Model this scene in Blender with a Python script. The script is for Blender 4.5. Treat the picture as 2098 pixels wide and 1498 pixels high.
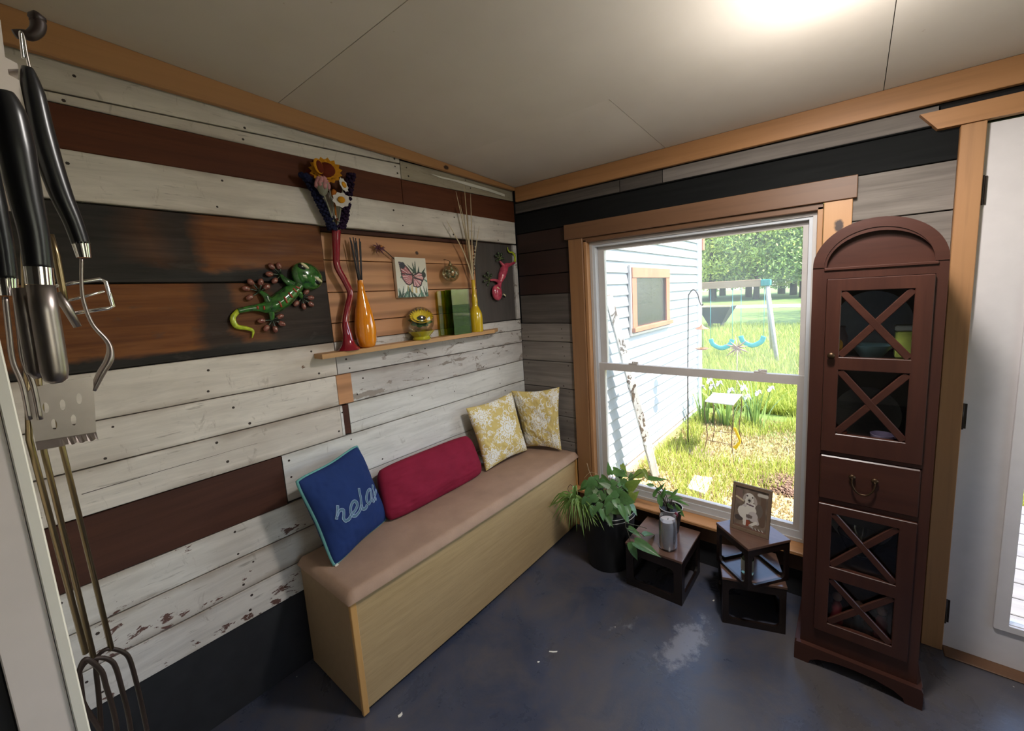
import bpy, bmesh, math, random
import numpy as np
from mathutils import Vector, Matrix, Euler, noise as mnoise
for _o in list(bpy.data.objects): bpy.data.objects.remove(_o)
SC = bpy.context.scene
COL = SC.collection
R = random.Random(7)

# ------------------------------------------------------------------ camera
IMG_W, IMG_H = 2098, 1498
F_PX, PP_X, PP_Y = 836.71, 1113.38, 715.84
CAM_POS = Vector((1.80, -2.124, 1.512))
YAW, PITCH, ROLL = 0.651021, -0.133693, -0.053518
CAM_M = Matrix.Rotation(YAW, 3, 'Z') @ Matrix.Rotation(math.pi/2 + PITCH, 3, 'X') @ Matrix.Rotation(ROLL, 3, 'Z')
_cd = bpy.data.cameras.new('camera'); _cam = bpy.data.objects.new('camera', _cd); COL.objects.link(_cam)
_cam.matrix_world = Matrix.Translation(CAM_POS) @ CAM_M.to_4x4()
_cd.sensor_fit = 'HORIZONTAL'; _cd.sensor_width = 36.0; _cd.lens = F_PX*36.0/IMG_W
_cd.shift_x = (IMG_W/2 - PP_X)/IMG_W; _cd.shift_y = (PP_Y - IMG_H/2)/IMG_W
_cd.clip_start = 0.02; _cd.clip_end = 500
SC.camera = _cam

# ------------------------------------------------------------------ world, sun, exposure
SUN_DIR = Vector((0.58, 0.14, 0.80)).normalized()
w = bpy.data.worlds.new('sky'); SC.world = w; w.use_nodes = True
_nt = w.node_tree; _nt.nodes.clear()
_o = _nt.nodes.new('ShaderNodeOutputWorld'); _b = _nt.nodes.new('ShaderNodeBackground'); _s = _nt.nodes.new('ShaderNodeTexSky')
_s.sky_type = 'NISHITA'; _s.sun_disc = False; _s.sun_elevation = math.asin(SUN_DIR.z)
_s.sun_rotation = math.atan2(SUN_DIR.x, SUN_DIR.y)
_b.inputs['Strength'].default_value = 0.62
_nt.links.new(_s.outputs[0], _b.inputs[0]); _nt.links.new(_b.outputs[0], _o.inputs[0])
_sd = bpy.data.lights.new('sun', 'SUN'); _sd.energy = 13.0; _sd.angle = 0.009; _sd.color = (1.0, 0.95, 0.86)
_sun = bpy.data.objects.new('sun', _sd); COL.objects.link(_sun)
_sun.rotation_euler = (-SUN_DIR).to_track_quat('-Z', 'Y').to_euler()
_sun.location = (6, 6, 12)
vs = SC.view_settings
vs.view_transform = 'Standard'; vs.look = 'None'; vs.exposure = 0.68; vs.gamma = 1.0; vs.use_curve_mapping = False

# ------------------------------------------------------------------ pixel -> point on a known plane
def ray(px, py):
    return CAM_M @ Vector(((px-PP_X)/F_PX, -(py-PP_Y)/F_PX, -1.0))
def on(px, py, axis, val):
    r = ray(px, py); t = (val - CAM_POS[axis])/r[axis]
    return CAM_POS + r*t
def onX(px, py, x): return on(px, py, 0, x)
def onY(px, py, y): return on(px, py, 1, y)
def onZ(px, py, z): return on(px, py, 2, z)
def crop(o, s, pts): return [(o[0]+a*s, o[1]+b*s) for a, b in pts]

# ------------------------------------------------------------------ object helpers
def tag(o, label=None, cat=None, group=None, kind=None):
    if label: o['label'] = label
    if cat: o['category'] = cat
    if group: o['group'] = group
    if kind: o['kind'] = kind
    return o
def empty(name, loc=(0, 0, 0), label=None, cat=None, group=None, kind=None, rotz=0.0):
    o = bpy.data.objects.new(name, None); COL.objects.link(o); o.location = loc
    o.rotation_euler = (0, 0, rotz); o.empty_display_size = 0.05
    return tag(o, label, cat, group, kind)
def wloc(o):
    m = Matrix.Translation(o.location) @ o.rotation_euler.to_matrix().to_4x4()
    return wloc(o.parent) @ m if o.parent else m
def put(name, me, mats, parent=None, at=None, smooth=False):
    """link mesh data as an object. Vertex coordinates are in world space; the origin is moved to `at` (or the parent's frame)."""
    o = bpy.data.objects.new(name, me); COL.objects.link(o)
    if not isinstance(mats, (list, tuple)): mats = [mats]
    for m in mats:
        if m: me.materials.append(m)
    if smooth:
        for p in me.polygons: p.use_smooth = True
    pm = wloc(parent) if parent else Matrix.Identity(4)
    if at is None:
        n = len(me.vertices)
        if n:
            c = np.empty(n*3); me.vertices.foreach_get('co', c); c = c.reshape(-1, 3)
            at = Vector((c[:, 0].mean(), c[:, 1].mean(), c[:, 2].min()))
        else: at = Vector((0, 0, 0))
    at = Vector(at)
    me.transform(Matrix.Translation(-at))
    if parent:
        o.parent = parent
        loc = pm.inverted() @ at
        me.transform(pm.to_3x3().inverted().to_4x4())
        o.location = loc
    else:
        o.location = at
    return o
def fin(bm, name, mats, parent=None, at=None, smooth=False, norm=True):
    if norm: bmesh.ops.recalc_face_normals(bm, faces=bm.faces)
    me = bpy.data.meshes.new(name); bm.to_mesh(me); bm.free()
    return put(name, me, mats, parent, at, smooth)
def auto_smooth(o, ang=40):
    me = o.data
    for p in me.polygons: p.use_smooth = True
    me.set_sharp_from_angle(angle=math.radians(ang))
    return o
def add_box(bm, x0, x1, y0, y1, z0, z1, bev=0.0, mi=0, seg=1):
    vs_ = [bm.verts.new((x, y, z)) for x in (x0, x1) for y in (y0, y1) for z in (z0, z1)]
    idx = [(0, 1, 3, 2), (4, 6, 7, 5), (0, 4, 5, 1), (2, 3, 7, 6), (0, 2, 6, 4), (1, 5, 7, 3)]
    fs = [bm.faces.new([vs_[i] for i in f]) for f in idx]
    for f in fs: f.material_index = mi
    if bev > 0:
        es = list({e for f in fs for e in f.edges})
        r = bmesh.ops.bevel(bm, geom=es, offset=bev, segments=seg, affect='EDGES', profile=0.5)
        for f in r['faces']: f.material_index = mi
    return vs_
def box(name, x0, x1, y0, y1, z0, z1, mat, parent=None, bev=0.002, at=None, seg=1):
    bm = bmesh.new(); add_box(bm, x0, x1, y0, y1, z0, z1, bev, 0, seg)
    return fin(bm, name, mat, parent, at)
def add_tube(bm, pts, rad, seg=8, mi=0, caps=True, flat=None):
    """tube through points; rad is a number or a list; flat=(sx,sy) squashes the section."""
    pts = [Vector(p) for p in pts]; n = len(pts)
    rr = rad if isinstance(rad, (list, tuple)) else [rad]*n
    tang = []
    for i in range(n):
        a = pts[max(i-1, 0)]; b = pts[min(i+1, n-1)]
        t = (b-a); tang.append(t.normalized() if t.length > 1e-9 else Vector((0, 0, 1)))
    up = Vector((0, 0, 1)) if abs(tang[0].z) < 0.9 else Vector((0, 1, 0))
    nrm = (up - tang[0]*up.dot(tang[0])).normalized()
    rings = []
    for i in range(n):
        if i:
            nrm = nrm - tang[i]*nrm.dot(tang[i])
            nrm = nrm.normalized() if nrm.length > 1e-9 else tang[i].orthogonal().normalized()
        bn = tang[i].cross(nrm)
        ring = []
        for k in range(seg):
            a = 2*math.pi*k/seg
            sx, sy = flat if flat else (1, 1)
            ring.append(bm.verts.new(pts[i] + (nrm*math.cos(a)*sx + bn*math.sin(a)*sy)*max(rr[i], 1e-5)))
        rings.append(ring)
    for i in range(n-1):
        for k in range(seg):
            f = bm.faces.new((rings[i][k], rings[i][(k+1) % seg], rings[i+1][(k+1) % seg], rings[i+1][k]))
            f.material_index = mi; f.smooth = True
    if caps:
        for ring, rev in ((rings[0], True), (rings[-1], False)):
            f = bm.faces.new(ring[::-1] if rev else ring); f.material_index = mi
    return rings
def smooth_path(pts, sub=6):
    """Catmull-Rom"""
    P = [Vector(p) for p in pts]; out = []
    for i in range(len(P)-1):
        p0 = P[max(i-1, 0)]; p1 = P[i]; p2 = P[i+1]; p3 = P[min(i+2, len(P)-1)]
        for k in range(sub):
            t = k/sub
            out.append(0.5*((2*p1) + (p2-p0)*t + (2*p0-5*p1+4*p2-p3)*t*t + (3*p1-p0-3*p2+p3)*t**3))
    out.append(P[-1]); return out
def lerp_list(vals, n):
    """resample a list of numbers to n entries"""
    m = len(vals); out = []
    for i in range(n):
        t = i*(m-1)/(n-1); k = min(int(t), m-2); out.append(vals[k] + (vals[k+1]-vals[k])*(t-k))
    return out
def tube(name, pts, rad, mat, parent=None, seg=8, at=None, flat=None):
    bm = bmesh.new(); add_tube(bm, pts, rad, seg, flat=flat); return fin(bm, name, mat, parent, at)
def add_lathe(bm, prof, c, seg=32, mi=0, path=None):
    """profile of (r,z) revolved about a vertical axis at c; path(z)->(dx,dy) offsets the axis."""
    rings = []
    for r, z in prof:
        dx, dy = path(z) if path else (0, 0)
        if r < 1e-6: rings.append([bm.verts.new((c[0]+dx, c[1]+dy, c[2]+z))])
        else: rings.append([bm.verts.new((c[0]+dx+r*math.cos(2*math.pi*k/seg), c[1]+dy+r*math.sin(2*math.pi*k/seg), c[2]+z)) for k in range(seg)])
    for a, b in zip(rings[:-1], rings[1:]):
        for k in range(seg):
            k2 = (k+1) % seg
            if len(a) == 1 and len(b) == 1: continue
            if len(a) == 1: f = bm.faces.new((a[0], b[k2], b[k]))
            elif len(b) == 1: f = bm.faces.new((a[k], a[k2], b[0]))
            else: f = bm.faces.new((a[k], a[k2], b[k2], b[k]))
            f.material_index = mi; f.smooth = True
    return rings
def lathe(name, prof, c, mat, parent=None, seg=32, at=None, path=None, ang=50):
    bm = bmesh.new(); add_lathe(bm, prof, c, seg, path=path)
    o = fin(bm, name, mat, parent, at); return auto_smooth(o, ang)
def add_ball(bm, c, r, sub=2, mi=0, rot=None):
    r = (r, r, r) if not isinstance(r, (tuple, list)) else r
    m = Matrix.Translation(c) @ (rot.to_4x4() if rot else Matrix.Identity(4)) @ Matrix.Diagonal((*r, 1))
    g = bmesh.ops.create_icosphere(bm, subdivisions=sub, radius=1.0, matrix=m)
    for v in g['verts']:
        for f in v.link_faces: f.material_index = mi; f.smooth = True
    return g['verts']
def add_plate(bm, outer, holes, fn, t0, t1, mi=0):
    """flat plate with holes: outlines are lists of (u,v); fn(u,v,t)->xyz; extruded from t0 to t1"""
    loops = [outer] + list(holes)
    tmp = bmesh.new(); edges = []; 
    for lp in loops:
        v = [tmp.verts.new((a, b, 0)) for a, b in lp]
        for i in range(len(v)): edges.append(tmp.edges.new((v[i], v[(i+1) % len(v)])))
    bmesh.ops.triangle_fill(tmp, edges=edges, use_beauty=True)
    tmp.verts.index_update()
    pts = [(v.co.x, v.co.y) for v in tmp.verts]; tris = [[v.index for v in f.verts] for f in tmp.faces]
    tmp.free()
    front = [bm.verts.new(fn(a, b, t0)) for a, b in pts]; back = [bm.verts.new(fn(a, b, t1)) for a, b in pts]
    for t in tris:
        for ring in (front, back):
            f = bm.faces.new([ring[i] for i in (t if ring is front else t[::-1])]); f.material_index = mi
    k = 0
    for lp in loops:
        n = len(lp)
        for i in range(n):
            a, b = k+i, k+(i+1) % n
            f = bm.faces.new((front[a], front[b], back[b], back[a])); f.material_index = mi
        k += n
def round_rect(u0, u1, v0, v1, r, seg=5):
    out = []
    for cx, cy, a0 in ((u1-r, v1-r, 0), (u0+r, v1-r, 90), (u0+r, v0+r, 180), (u1-r, v0+r, 270)):
        for k in range(seg+1):
            a = math.radians(a0 + 90*k/seg); out.append((cx+r*math.cos(a), cy+r*math.sin(a)))
    return out
def copy_tree(o, parent=None):
    c = o.copy(); COL.objects.link(c); c.parent = parent
    for ch in [x for x in bpy.data.objects if x.parent == o]: copy_tree(ch, c)
    return c
def dist_seg(px, py, ax, ay, bx, by):
    dx, dy = bx-ax, by-ay; L = dx*dx+dy*dy
    t = np.clip(((px-ax)*dx+(py-ay)*dy)/(L+1e-12), 0, 1)
    return np.hypot(px-ax-t*dx, py-ay-t*dy), t
def set_colors(me, arr, name='Col'):
    at = me.color_attributes.new(name, 'FLOAT_COLOR', 'POINT')
    a = np.ones((len(me.vertices), 4), dtype=np.float32); a[:, :3] = arr; at.data.foreach_set('color', a.ravel())

# ------------------------------------------------------------------ material helpers
class NT:
    def __init__(s, name):
        s.m = bpy.data.materials.new(name); s.m.use_nodes = True; s.t = s.m.node_tree; s.t.nodes.clear()
        s.out = s.t.nodes.new('ShaderNodeOutputMaterial')
    def n(s, typ, ins=None, **props):
        nd = s.t.nodes.new('ShaderNode'+typ)
        for k, v in props.items(): setattr(nd, k, v)
        for k, v in (ins or {}).items(): s.set(nd.inputs[k], v)
        return nd
    def set(s, sock, v):
        if hasattr(v, 'is_output'): s.t.links.new(v, sock)
        elif hasattr(v, 'outputs'): s.t.links.new(v.outputs[0], sock)
        else:
            if isinstance(v, (tuple, list)) and len(v) == 3 and sock.type == 'RGBA': v = (*v, 1)
            sock.default_value = v
    def noise(s, vec, scale, detail=5, rough=0.55, dist=0.0):
        return s.n('TexNoise', {'Vector': vec, 'Scale': scale, 'Detail': detail, 'Roughness': rough, 'Distortion': dist}).outputs['Fac']
    def ramp(s, fac, stops, interp='LINEAR'):
        r = s.n('ValToRGB', {'Fac': fac}); r.color_ramp.interpolation = interp; e = r.color_ramp.elements
        while len(e) < len(stops): e.new(0.5)
        for el, (p, c) in zip(e, stops):
            el.position = p; el.color = (*c, 1) if isinstance(c, (tuple, list)) else (c, c, c, 1)
        return r.outputs['Color']
    def mix(s, fac, a, b, mode='MIX'):
        m = s.n('Mix', data_type='RGBA', blend_type=mode); s.set(m.inputs[0], fac); s.set(m.inputs[6], a); s.set(m.inputs[7], b); return m.outputs[2]
    def math(s, op, a, b=0.0):
        m = s.n('Math', operation=op); s.set(m.inputs[0], a); s.set(m.inputs[1], b); return m.outputs[0]
    def bsdf(s, color, rough=0.5, metal=0.0, bump=None, bstr=0.3, bdist=0.002, **kw):
        b = s.n('BsdfPrincipled', {'Base Color': color, 'Roughness': rough, 'Metallic': metal})
        for k, v in kw.items(): s.set(b.inputs[k.replace('_', ' ')], v)
        if bump is not None:
            bp = s.n('Bump', {'Height': bump, 'Strength': bstr, 'Distance': bdist}); s.t.links.new(bp.outputs[0], b.inputs['Normal'])
        s.t.links.new(b.outputs[0], s.out.inputs['Surface']); return s.m
    def coords(s, scale=(1, 1, 1), rnd=True, which='Object'):
        tc = s.n('TexCoord').outputs[which]
        if rnd:
            oi = s.n('ObjectInfo').outputs['Random']; m = s.math('MULTIPLY', oi, 37.0)
            cx = s.n('CombineXYZ', {'X': m, 'Y': m, 'Z': m}).outputs[0]
            va = s.n('VectorMath', {0: tc, 1: cx}, operation='ADD').outputs[0]; tc = va
        return s.n('Mapping', {'Vector': tc, 'Scale': scale}).outputs[0]
def plain(name, c, rough=0.5, metal=0.0, var=0.10, scale=18.0, bstr=0.0, **kw):
    s = NT(name); v = s.coords()
    f = s.noise(v, scale, 4)
    lo = tuple(x*(1-var) for x in c); hi = tuple(min(1, x*(1+var)) for x in c)
    col = s.ramp(f, [(0.3, lo), (0.7, hi)])
    return s.bsdf(col, rough, metal, f if bstr else None, bstr, 0.002, **kw)
def wood(name, c1, c2, c3=None, rough=0.55, grain=26.0, stretch=0.06, bstr=0.25, axis='x', knots=(), rings=0.0, **kw):
    """grain runs along the local axis"""
    s = NT(name)
    k = {'x': (stretch, 1, 1), 'y': (1, stretch, 1), 'z': (1, 1, stretch)}[axis]
    v = s.coords(k); f = s.noise(v, grain, 7, 0.6, 0.6); f2 = s.noise(v, grain*4.5, 3, 0.6)
    k2 = {'x': (.25, 1, 1), 'y': (1, .25, 1), 'z': (1, 1, .25)}[axis]
    big = s.noise(s.coords(k2), 5.0, 3)
    col = s.ramp(f, [(0.25, c1), (0.75, c2)])
    if rings:
        wv = s.n('TexWave', {'Vector': v, 'Scale': rings, 'Distortion': 5.0, 'Detail': 2.0, 'Detail Scale': 1.2}, wave_type='BANDS', bands_direction={'x': 'Z', 'y': 'X', 'z': 'X'}[axis]).outputs['Fac']
        col = s.mix(s.ramp(wv, [(0.50, 0.0), (1.0, 0.8)]), col, tuple(x*0.62 for x in c1))
    col = s.mix(s.ramp(big, [(0.45, 0.0), (0.75, 0.65)]), col, c3 if c3 else tuple(x*0.8 for x in c1))
    col = s.mix(s.ramp(f2, [(0.5, 0.0), (0.8, 0.35)]), col, tuple(x*0.5 for x in c1))
    if knots:
        oc = s.n('TexCoord').outputs['Object']
        for (kx, ky, kz, kr, el) in knots:
            d = s.n('VectorMath', {0: oc, 1: (kx, ky, kz)}, operation='SUBTRACT').outputs[0]
            d = s.n('VectorMath', {0: d, 1: el}, operation='MULTIPLY').outputs[0]
            ln = s.n('VectorMath', {0: d}, operation='LENGTH').outputs['Value']
            ln = s.math('ADD', ln, s.math('MULTIPLY', s.math('SUBTRACT', s.noise(oc, 60, 2), 0.5), kr*0.8))
            col = s.mix(s.ramp(s.math('DIVIDE', ln, kr*2), [(0.34, 1.0), (0.56, 0.0)]), col, (0.045, 0.02, 0.012))
    return s.bsdf(col, rough, 0, f, bstr, 0.002, **kw)
def painted(name, paint, dirt, bare, peel=0.62, rough=0.7, streak=0.5, axis='x', bstr=0.35, grime=0.5):
    """old painted board: streaky paint, grime, and chips that show bare wood"""
    s = NT(name)
    k = {'x': (.12, 1, 1), 'z': (1, 1, .12)}[axis]
    v = s.coords(k); vi = s.coords((.5, 1, 1) if axis == 'x' else (1, 1, .5))
    gr = s.noise(v, 30, 7, 0.65, 0.8); big = s.noise(vi, 4.0, 4, 0.6); chip = s.noise(vi, 13, 7, 0.68, 0.5); crack = s.noise(v, 90, 3, 0.6)
    col = s.ramp(gr, [(0.3, tuple(a*(1-streak*0.45) for a in paint)), (0.62, paint)])
    col = s.mix(s.ramp(big, [(0.42, 0.0), (0.75, grime)]), col, dirt)
    col = s.mix(s.ramp(crack, [(0.64, 0.0), (0.74, 0.5)]), col, tuple(a*0.35 for a in dirt))
    gz = s.n('SeparateXYZ', {0: s.n('TexCoord').outputs['Generated']}).outputs['Z' if axis == 'x' else 'X']
    ed = s.math('ABSOLUTE', s.math('SUBTRACT', gz, 0.5)); ed = s.math('ADD', s.math('MULTIPLY', ed, 1.1), s.math('MULTIPLY', s.math('SUBTRACT', big, 0.5), 0.9))
    col = s.mix(s.ramp(ed, [(0.42, 0.0), (0.62, 0.75)]), col, tuple(x*0.8 for x in dirt))
    scr = s.noise(s.coords((1, 1, .35) if axis == 'x' else (.35, 1, 1)), 26, 6, 0.7, 0.9)
    col = s.mix(s.ramp(scr, [(0.60, 0.0), (0.68, 0.45)]), col, tuple(x*0.7 for x in dirt))
    pm = s.ramp(chip, [(peel, 0.0), (peel+0.012, 1.0)])
    col = s.mix(pm, col, s.ramp(gr, [(0.3, tuple(a*0.55 for a in bare)), (0.7, bare)]))
    h = s.math('SUBTRACT', gr, s.math('MULTIPLY', pm, 0.6))
    return s.bsdf(col, rough, 0, h, bstr, 0.0025)
def vcol(name, rough=0.6, bstr=0.0, bscale=300, **kw):
    s = NT(name); c = s.n('Attribute', attribute_name='Col').outputs['Color']
    f = s.noise(s.coords(rnd=False), bscale, 2) if bstr else None
    return s.bsdf(c, rough, 0, f, bstr, 0.001, **kw)
def fabric(name, c, rough=0.9, scale=420, var=0.12, bstr=0.35, **kw):
    s = NT(name); v = s.coords(rnd=False)
    kw.setdefault('Specular_IOR_Level', 0.15)
    wv = s.n('TexChecker', {'Vector': v, 'Scale': scale}).outputs['Fac']; f = s.noise(v, 9, 4)
    fine = s.noise(v, scale*0.8, 2)
    lo = tuple(x*(1-var) for x in c); hi = tuple(min(1, x*(1+var)) for x in c)
    col = s.mix(s.math('MULTIPLY', fine, 0.3), s.ramp(f, [(0.3, lo), (0.7, hi)]), tuple(x*0.6 for x in c))
    return s.bsdf(col, rough, 0, s.math('ADD', fine, s.math('MULTIPLY', wv, 0.2)), bstr, 0.0006, **kw)
def thin_glass(name, tint=(1, 1, 1), refl=0.06, haze=0.0, rough=0.0):
    s = NT(name)
    tr = s.n('BsdfTransparent', {'Color': tint}); gl = s.n('BsdfGlossy', {'Color': (1, 1, 1, 1), 'Roughness': rough})
    fr = s.n('LayerWeight', {'Blend': 0.28}).outputs['Fresnel']
    fac = s.math('MULTIPLY', fr, 0.55) if refl is None else s.math('ADD', s.math('MULTIPLY', fr, 0.6), refl*0.3)
    m = s.n('MixShader', {0: fac, 1: tr.outputs[0], 2: gl.outputs[0]})
    if haze:
        df = s.n('BsdfTranslucent', {'Color': (0.9, 0.92, 0.95, 1)})
        hz = s.math('MULTIPLY', s.ramp(s.noise(s.coords(rnd=False), 3.0, 5), [(0.3, 0.5), (0.7, 1.0)]), haze)
        m = s.n('MixShader', {0: hz, 1: m.outputs[0], 2: df.outputs[0]})
    s.t.links.new(m.outputs[0], s.out.inputs['Surface']); return s.m
def solid_glass(name, c, rough=0.02, ior=1.45):
    s = NT(name); g = s.n('BsdfPrincipled', {'Base Color': c, 'Roughness': rough, 'IOR': ior, 'Transmission Weight': 1.0})
    s.t.links.new(g.outputs[0], s.out.inputs['Surface']); return s.m

# ================================================================== MATERIALS of the room
M = {}
M['white_board'] = painted('old_white_paint', (0.66, 0.595, 0.525), (0.36, 0.29, 0.23), (0.22, 0.12, 0.07), peel=0.70, grime=0.6)
M['white_clean'] = painted('white_paint', (0.66, 0.64, 0.60), (0.42, 0.38, 0.33), (0.25, 0.15, 0.10), peel=0.80, grime=0.3)
M['white_chip'] = painted('chipped_white_paint', (0.64, 0.595, 0.535), (0.37, 0.30, 0.235), (0.13, 0.06, 0.045), peel=0.60, grime=0.55)
M['white_worn'] = painted('worn_white_paint', (0.56, 0.53, 0.50), (0.30, 0.25, 0.22), (0.33, 0.28, 0.24), peel=0.56, grime=0.7)
M['tan_board'] = painted('tan_weathered_paint', (0.40, 0.34, 0.25), (0.26, 0.20, 0.14), (0.30, 0.22, 0.14), peel=0.7)
M['red_brown'] = wood('red_brown_stain', (0.078, 0.020, 0.008), (0.130, 0.039, 0.014), (0.054, 0.014, 0.007), rough=0.7, Specular_IOR_Level=0.25)
M['red_brown_dark'] = wood('dark_red_brown_stain', (0.016, 0.0065, 0.005), (0.034, 0.012, 0.008), (0.012, 0.005, 0.0045), rough=0.6)
M['brown_low'] = wood('brown_stain', (0.055, 0.020, 0.012), (0.088, 0.033, 0.019), (0.03, 0.012, 0.01), rough=0.75, Specular_IOR_Level=0.25)
M['grey_board'] = wood('grey_weathered_wood', (0.135, 0.115, 0.100), (0.27, 0.235, 0.205), (0.09, 0.075, 0.066), rough=0.85, grain=34, stretch=.04, bstr=0.6)
M['grey_dark'] = wood('dark_grey_weathered_wood', (0.050, 0.041, 0.035), (0.135, 0.115, 0.098), (0.04, 0.033, 0.03), rough=0.85, grain=34, stretch=.04, bstr=0.6)
M['black_board'] = wood('black_painted_board', (0.004, 0.0045, 0.0046), (0.010, 0.0105, 0.0105), (0.003, 0.0034, 0.0036), rough=0.85, Specular_IOR_Level=0.2)
M['grey_panel'] = wood('grey_brown_panel', (0.050, 0.043, 0.040), (0.085, 0.072, 0.066), (0.06, 0.04, 0.03), rough=0.6, axis='z')
M['pine'] = wood('pine', (0.40, 0.175, 0.072), (0.53, 0.265, 0.125), (0.44, 0.21, 0.095), rough=0.55, grain=9, stretch=.09, rings=4.2, bstr=0.1)
M['pine_knot'] = wood('pine_with_knot', (0.40, 0.175, 0.072), (0.53, 0.265, 0.125), (0.44, 0.21, 0.095), rough=0.55, grain=9, stretch=.09, rings=4.2, bstr=0.1,
                      knots=[(0.475, -0.02, 1.757, 0.010, (1, 0, 1)), (.86, 0, 1.72, .006, (1, 0, 1))])
M['trim_pine'] = wood('amber_pine_trim', (0.36, 0.165, 0.060), (0.47, 0.235, 0.095), (0.40, 0.19, 0.075), rough=0.5, grain=10, stretch=.05, bstr=0.1)
M['trim_pine_z'] = wood('amber_pine_trim_upright', (0.34, 0.165, 0.066), (0.45, 0.235, 0.104), (0.37, 0.18, 0.078), rough=0.5, grain=10, stretch=.05, bstr=0.1, axis='z')
M['casing_knot'] = wood('amber_pine_casing_knot', (0.42, 0.21, 0.085), (0.55, 0.30, 0.135), (0.46, 0.23, 0.1), rough=0.5, grain=10, stretch=.05, bstr=0.1, axis='z',
                        knots=[(0.005, 0.0, 1.475, 0.022, (1.3, 0, 0.85))])
M['header_pine'] = wood('brown_pine_header', (0.125, 0.058, 0.027), (0.170, 0.083, 0.040), (0.135, 0.064, 0.03), rough=0.5, grain=10, stretch=.05, bstr=0.1)
M['casing_shaded'] = wood('shaded_pine_casing', (0.22, 0.105, 0.042), (0.30, 0.150, 0.064), (0.24, 0.115, 0.05), rough=0.5, grain=10, stretch=.05, bstr=0.1, axis='z')  # same pine as the trim, darkened: the left casing's shade is in the colour
M['dark_void'] = plain('dark_backing', (0.012, 0.010, 0.009), 0.9)
M['nail'] = plain('rusty_nail', (0.03, 0.018, 0.012), 0.7)
def _charred(name, lo, hi):
    s = NT(name); vi = s.coords((.35, 1, 1)); v = s.coords((.06, 1, 1))
    g = s.noise(v, 30, 6, .6, .6); b = s.noise(vi, 5.5, 5, .55, .6); b2 = s.noise(vi, 9.0, 4, .6, .3)
    orange = s.ramp(g, [(.3, (0.13, 0.042, 0.012)), (.7, (0.25, 0.090, 0.026))])
    dark = s.ramp(g, [(.3, (0.016, 0.012, 0.010)), (.7, (0.045, 0.036, 0.030))])
    col = s.mix(s.ramp(b, [(lo, 0.0), (hi, 1.0)]), dark, orange)
    col = s.mix(s.ramp(b2, [(.60, 0.0), (.70, .55)]), col, (0.066, 0.056, 0.048))
    return s.bsdf(col, s.ramp(b2, [(.3, .35), (.7, .6)]), 0, g, .15, .002)
def _stained(name, xs, zs):
    # stain shapes as on the old boards: stops along the length (local x, metres), and a dark band along an edge (local z)
    s = NT(name); oc = s.n('TexCoord').outputs['Object']; sp = s.n('SeparateXYZ', {0: oc}); v = s.coords((.06, 1, 1), rnd=False); vi = s.coords((.45, 1, 1), rnd=False)
    g = s.noise(v, 34, 7, .6, .6); n1 = s.noise(vi, 7, 5, .6, .5); n2 = s.noise(vi, 16, 5, .65, .4)
    x = s.math('ADD', sp.outputs['X'], s.math('MULTIPLY', s.math('SUBTRACT', n1, .5), .16)); m = s.ramp(x, xs)
    z = s.math('ADD', sp.outputs['Z'], s.math('MULTIPLY', s.math('SUBTRACT', n1, .5), .13)); zz = s.math('DIVIDE', s.math('SUBTRACT', z, zs[0]), zs[1]-zs[0]); m2 = s.ramp(zz, [(0.0, 0.0), (1.0, 1.0)])
    m = s.math('MULTIPLY', m, m2)
    orange = s.ramp(g, [(.25, (0.075, 0.022, 0.006)), (.5, (0.150, 0.050, 0.012)), (.75, (0.225, 0.084, 0.022))]); dark = s.ramp(g, [(.3, (0.009, 0.007, 0.006)), (.7, (0.030, 0.025, 0.021))])
    col = s.mix(m, dark, orange); col = s.mix(s.ramp(n2, [(.60, 0.0), (.72, .6)]), col, (0.055, 0.046, 0.039))
    return s.bsdf(col, s.ramp(n2, [(.3, .55), (.7, .75)]), 0, g, .15, .002, Specular_IOR_Level=0.25)
M['charred_dark'] = _stained('stained_dark_board', [(.24, 0.0), (.34, .35), (.40, .10), (.45, .05), (.50, 1.0), (.99, .9)], (1.655, 1.675))
M['charred'] = _stained('stained_amber_board', [(.05, .9), (.40, 1.0), (.45, .12), (.52, .10), (.55, .85), (.62, .75), (.66, .10), (.87, .05)], (1.375, 1.395))
s_ = NT('ceiling_paint'); _v = s_.coords((1, 1, 1), rnd=True)
_f = s_.noise(_v, 2.2, 4); _p = s_.noise(_v, 40, 2)
_col = s_.ramp(_f, [(.3, (0.64, 0.575, 0.495)), (.7, (0.71, 0.645, 0.565))])
_col = s_.mix(s_.ramp(_p, [(.76, 0.0), (.80, .5)]), _col, (0.40, 0.30, 0.2))
M['ceiling'] = s_.bsdf(_col, .7, 0, s_.noise(_v, 120, 3), .08, .002)
s_ = NT('painted_concrete_floor'); _v = s_.coords(rnd=False)
_a = s_.noise(_v, 1.5, 6, .62, .5); _b2 = s_.noise(_v, 3.6, 7, .68, .7); _c2 = s_.noise(_v, 24, 7, .75); _d2 = s_.noise(_v, 7.5, 6, .7, .5)
_col = s_.ramp(_a, [(.36, (0.026, 0.034, 0.060)), (.50, (0.050, 0.056, 0.084)), (.64, (0.068, 0.060, 0.060))])
_col = s_.mix(s_.ramp(_b2, [(.46, 0.0), (.66, .8)]), _col, (0.082, 0.072, 0.074))
_col = s_.mix(s_.ramp(_d2, [(.56, 0.0), (.70, .5)]), _col, (0.060, 0.064, 0.095))
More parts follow.
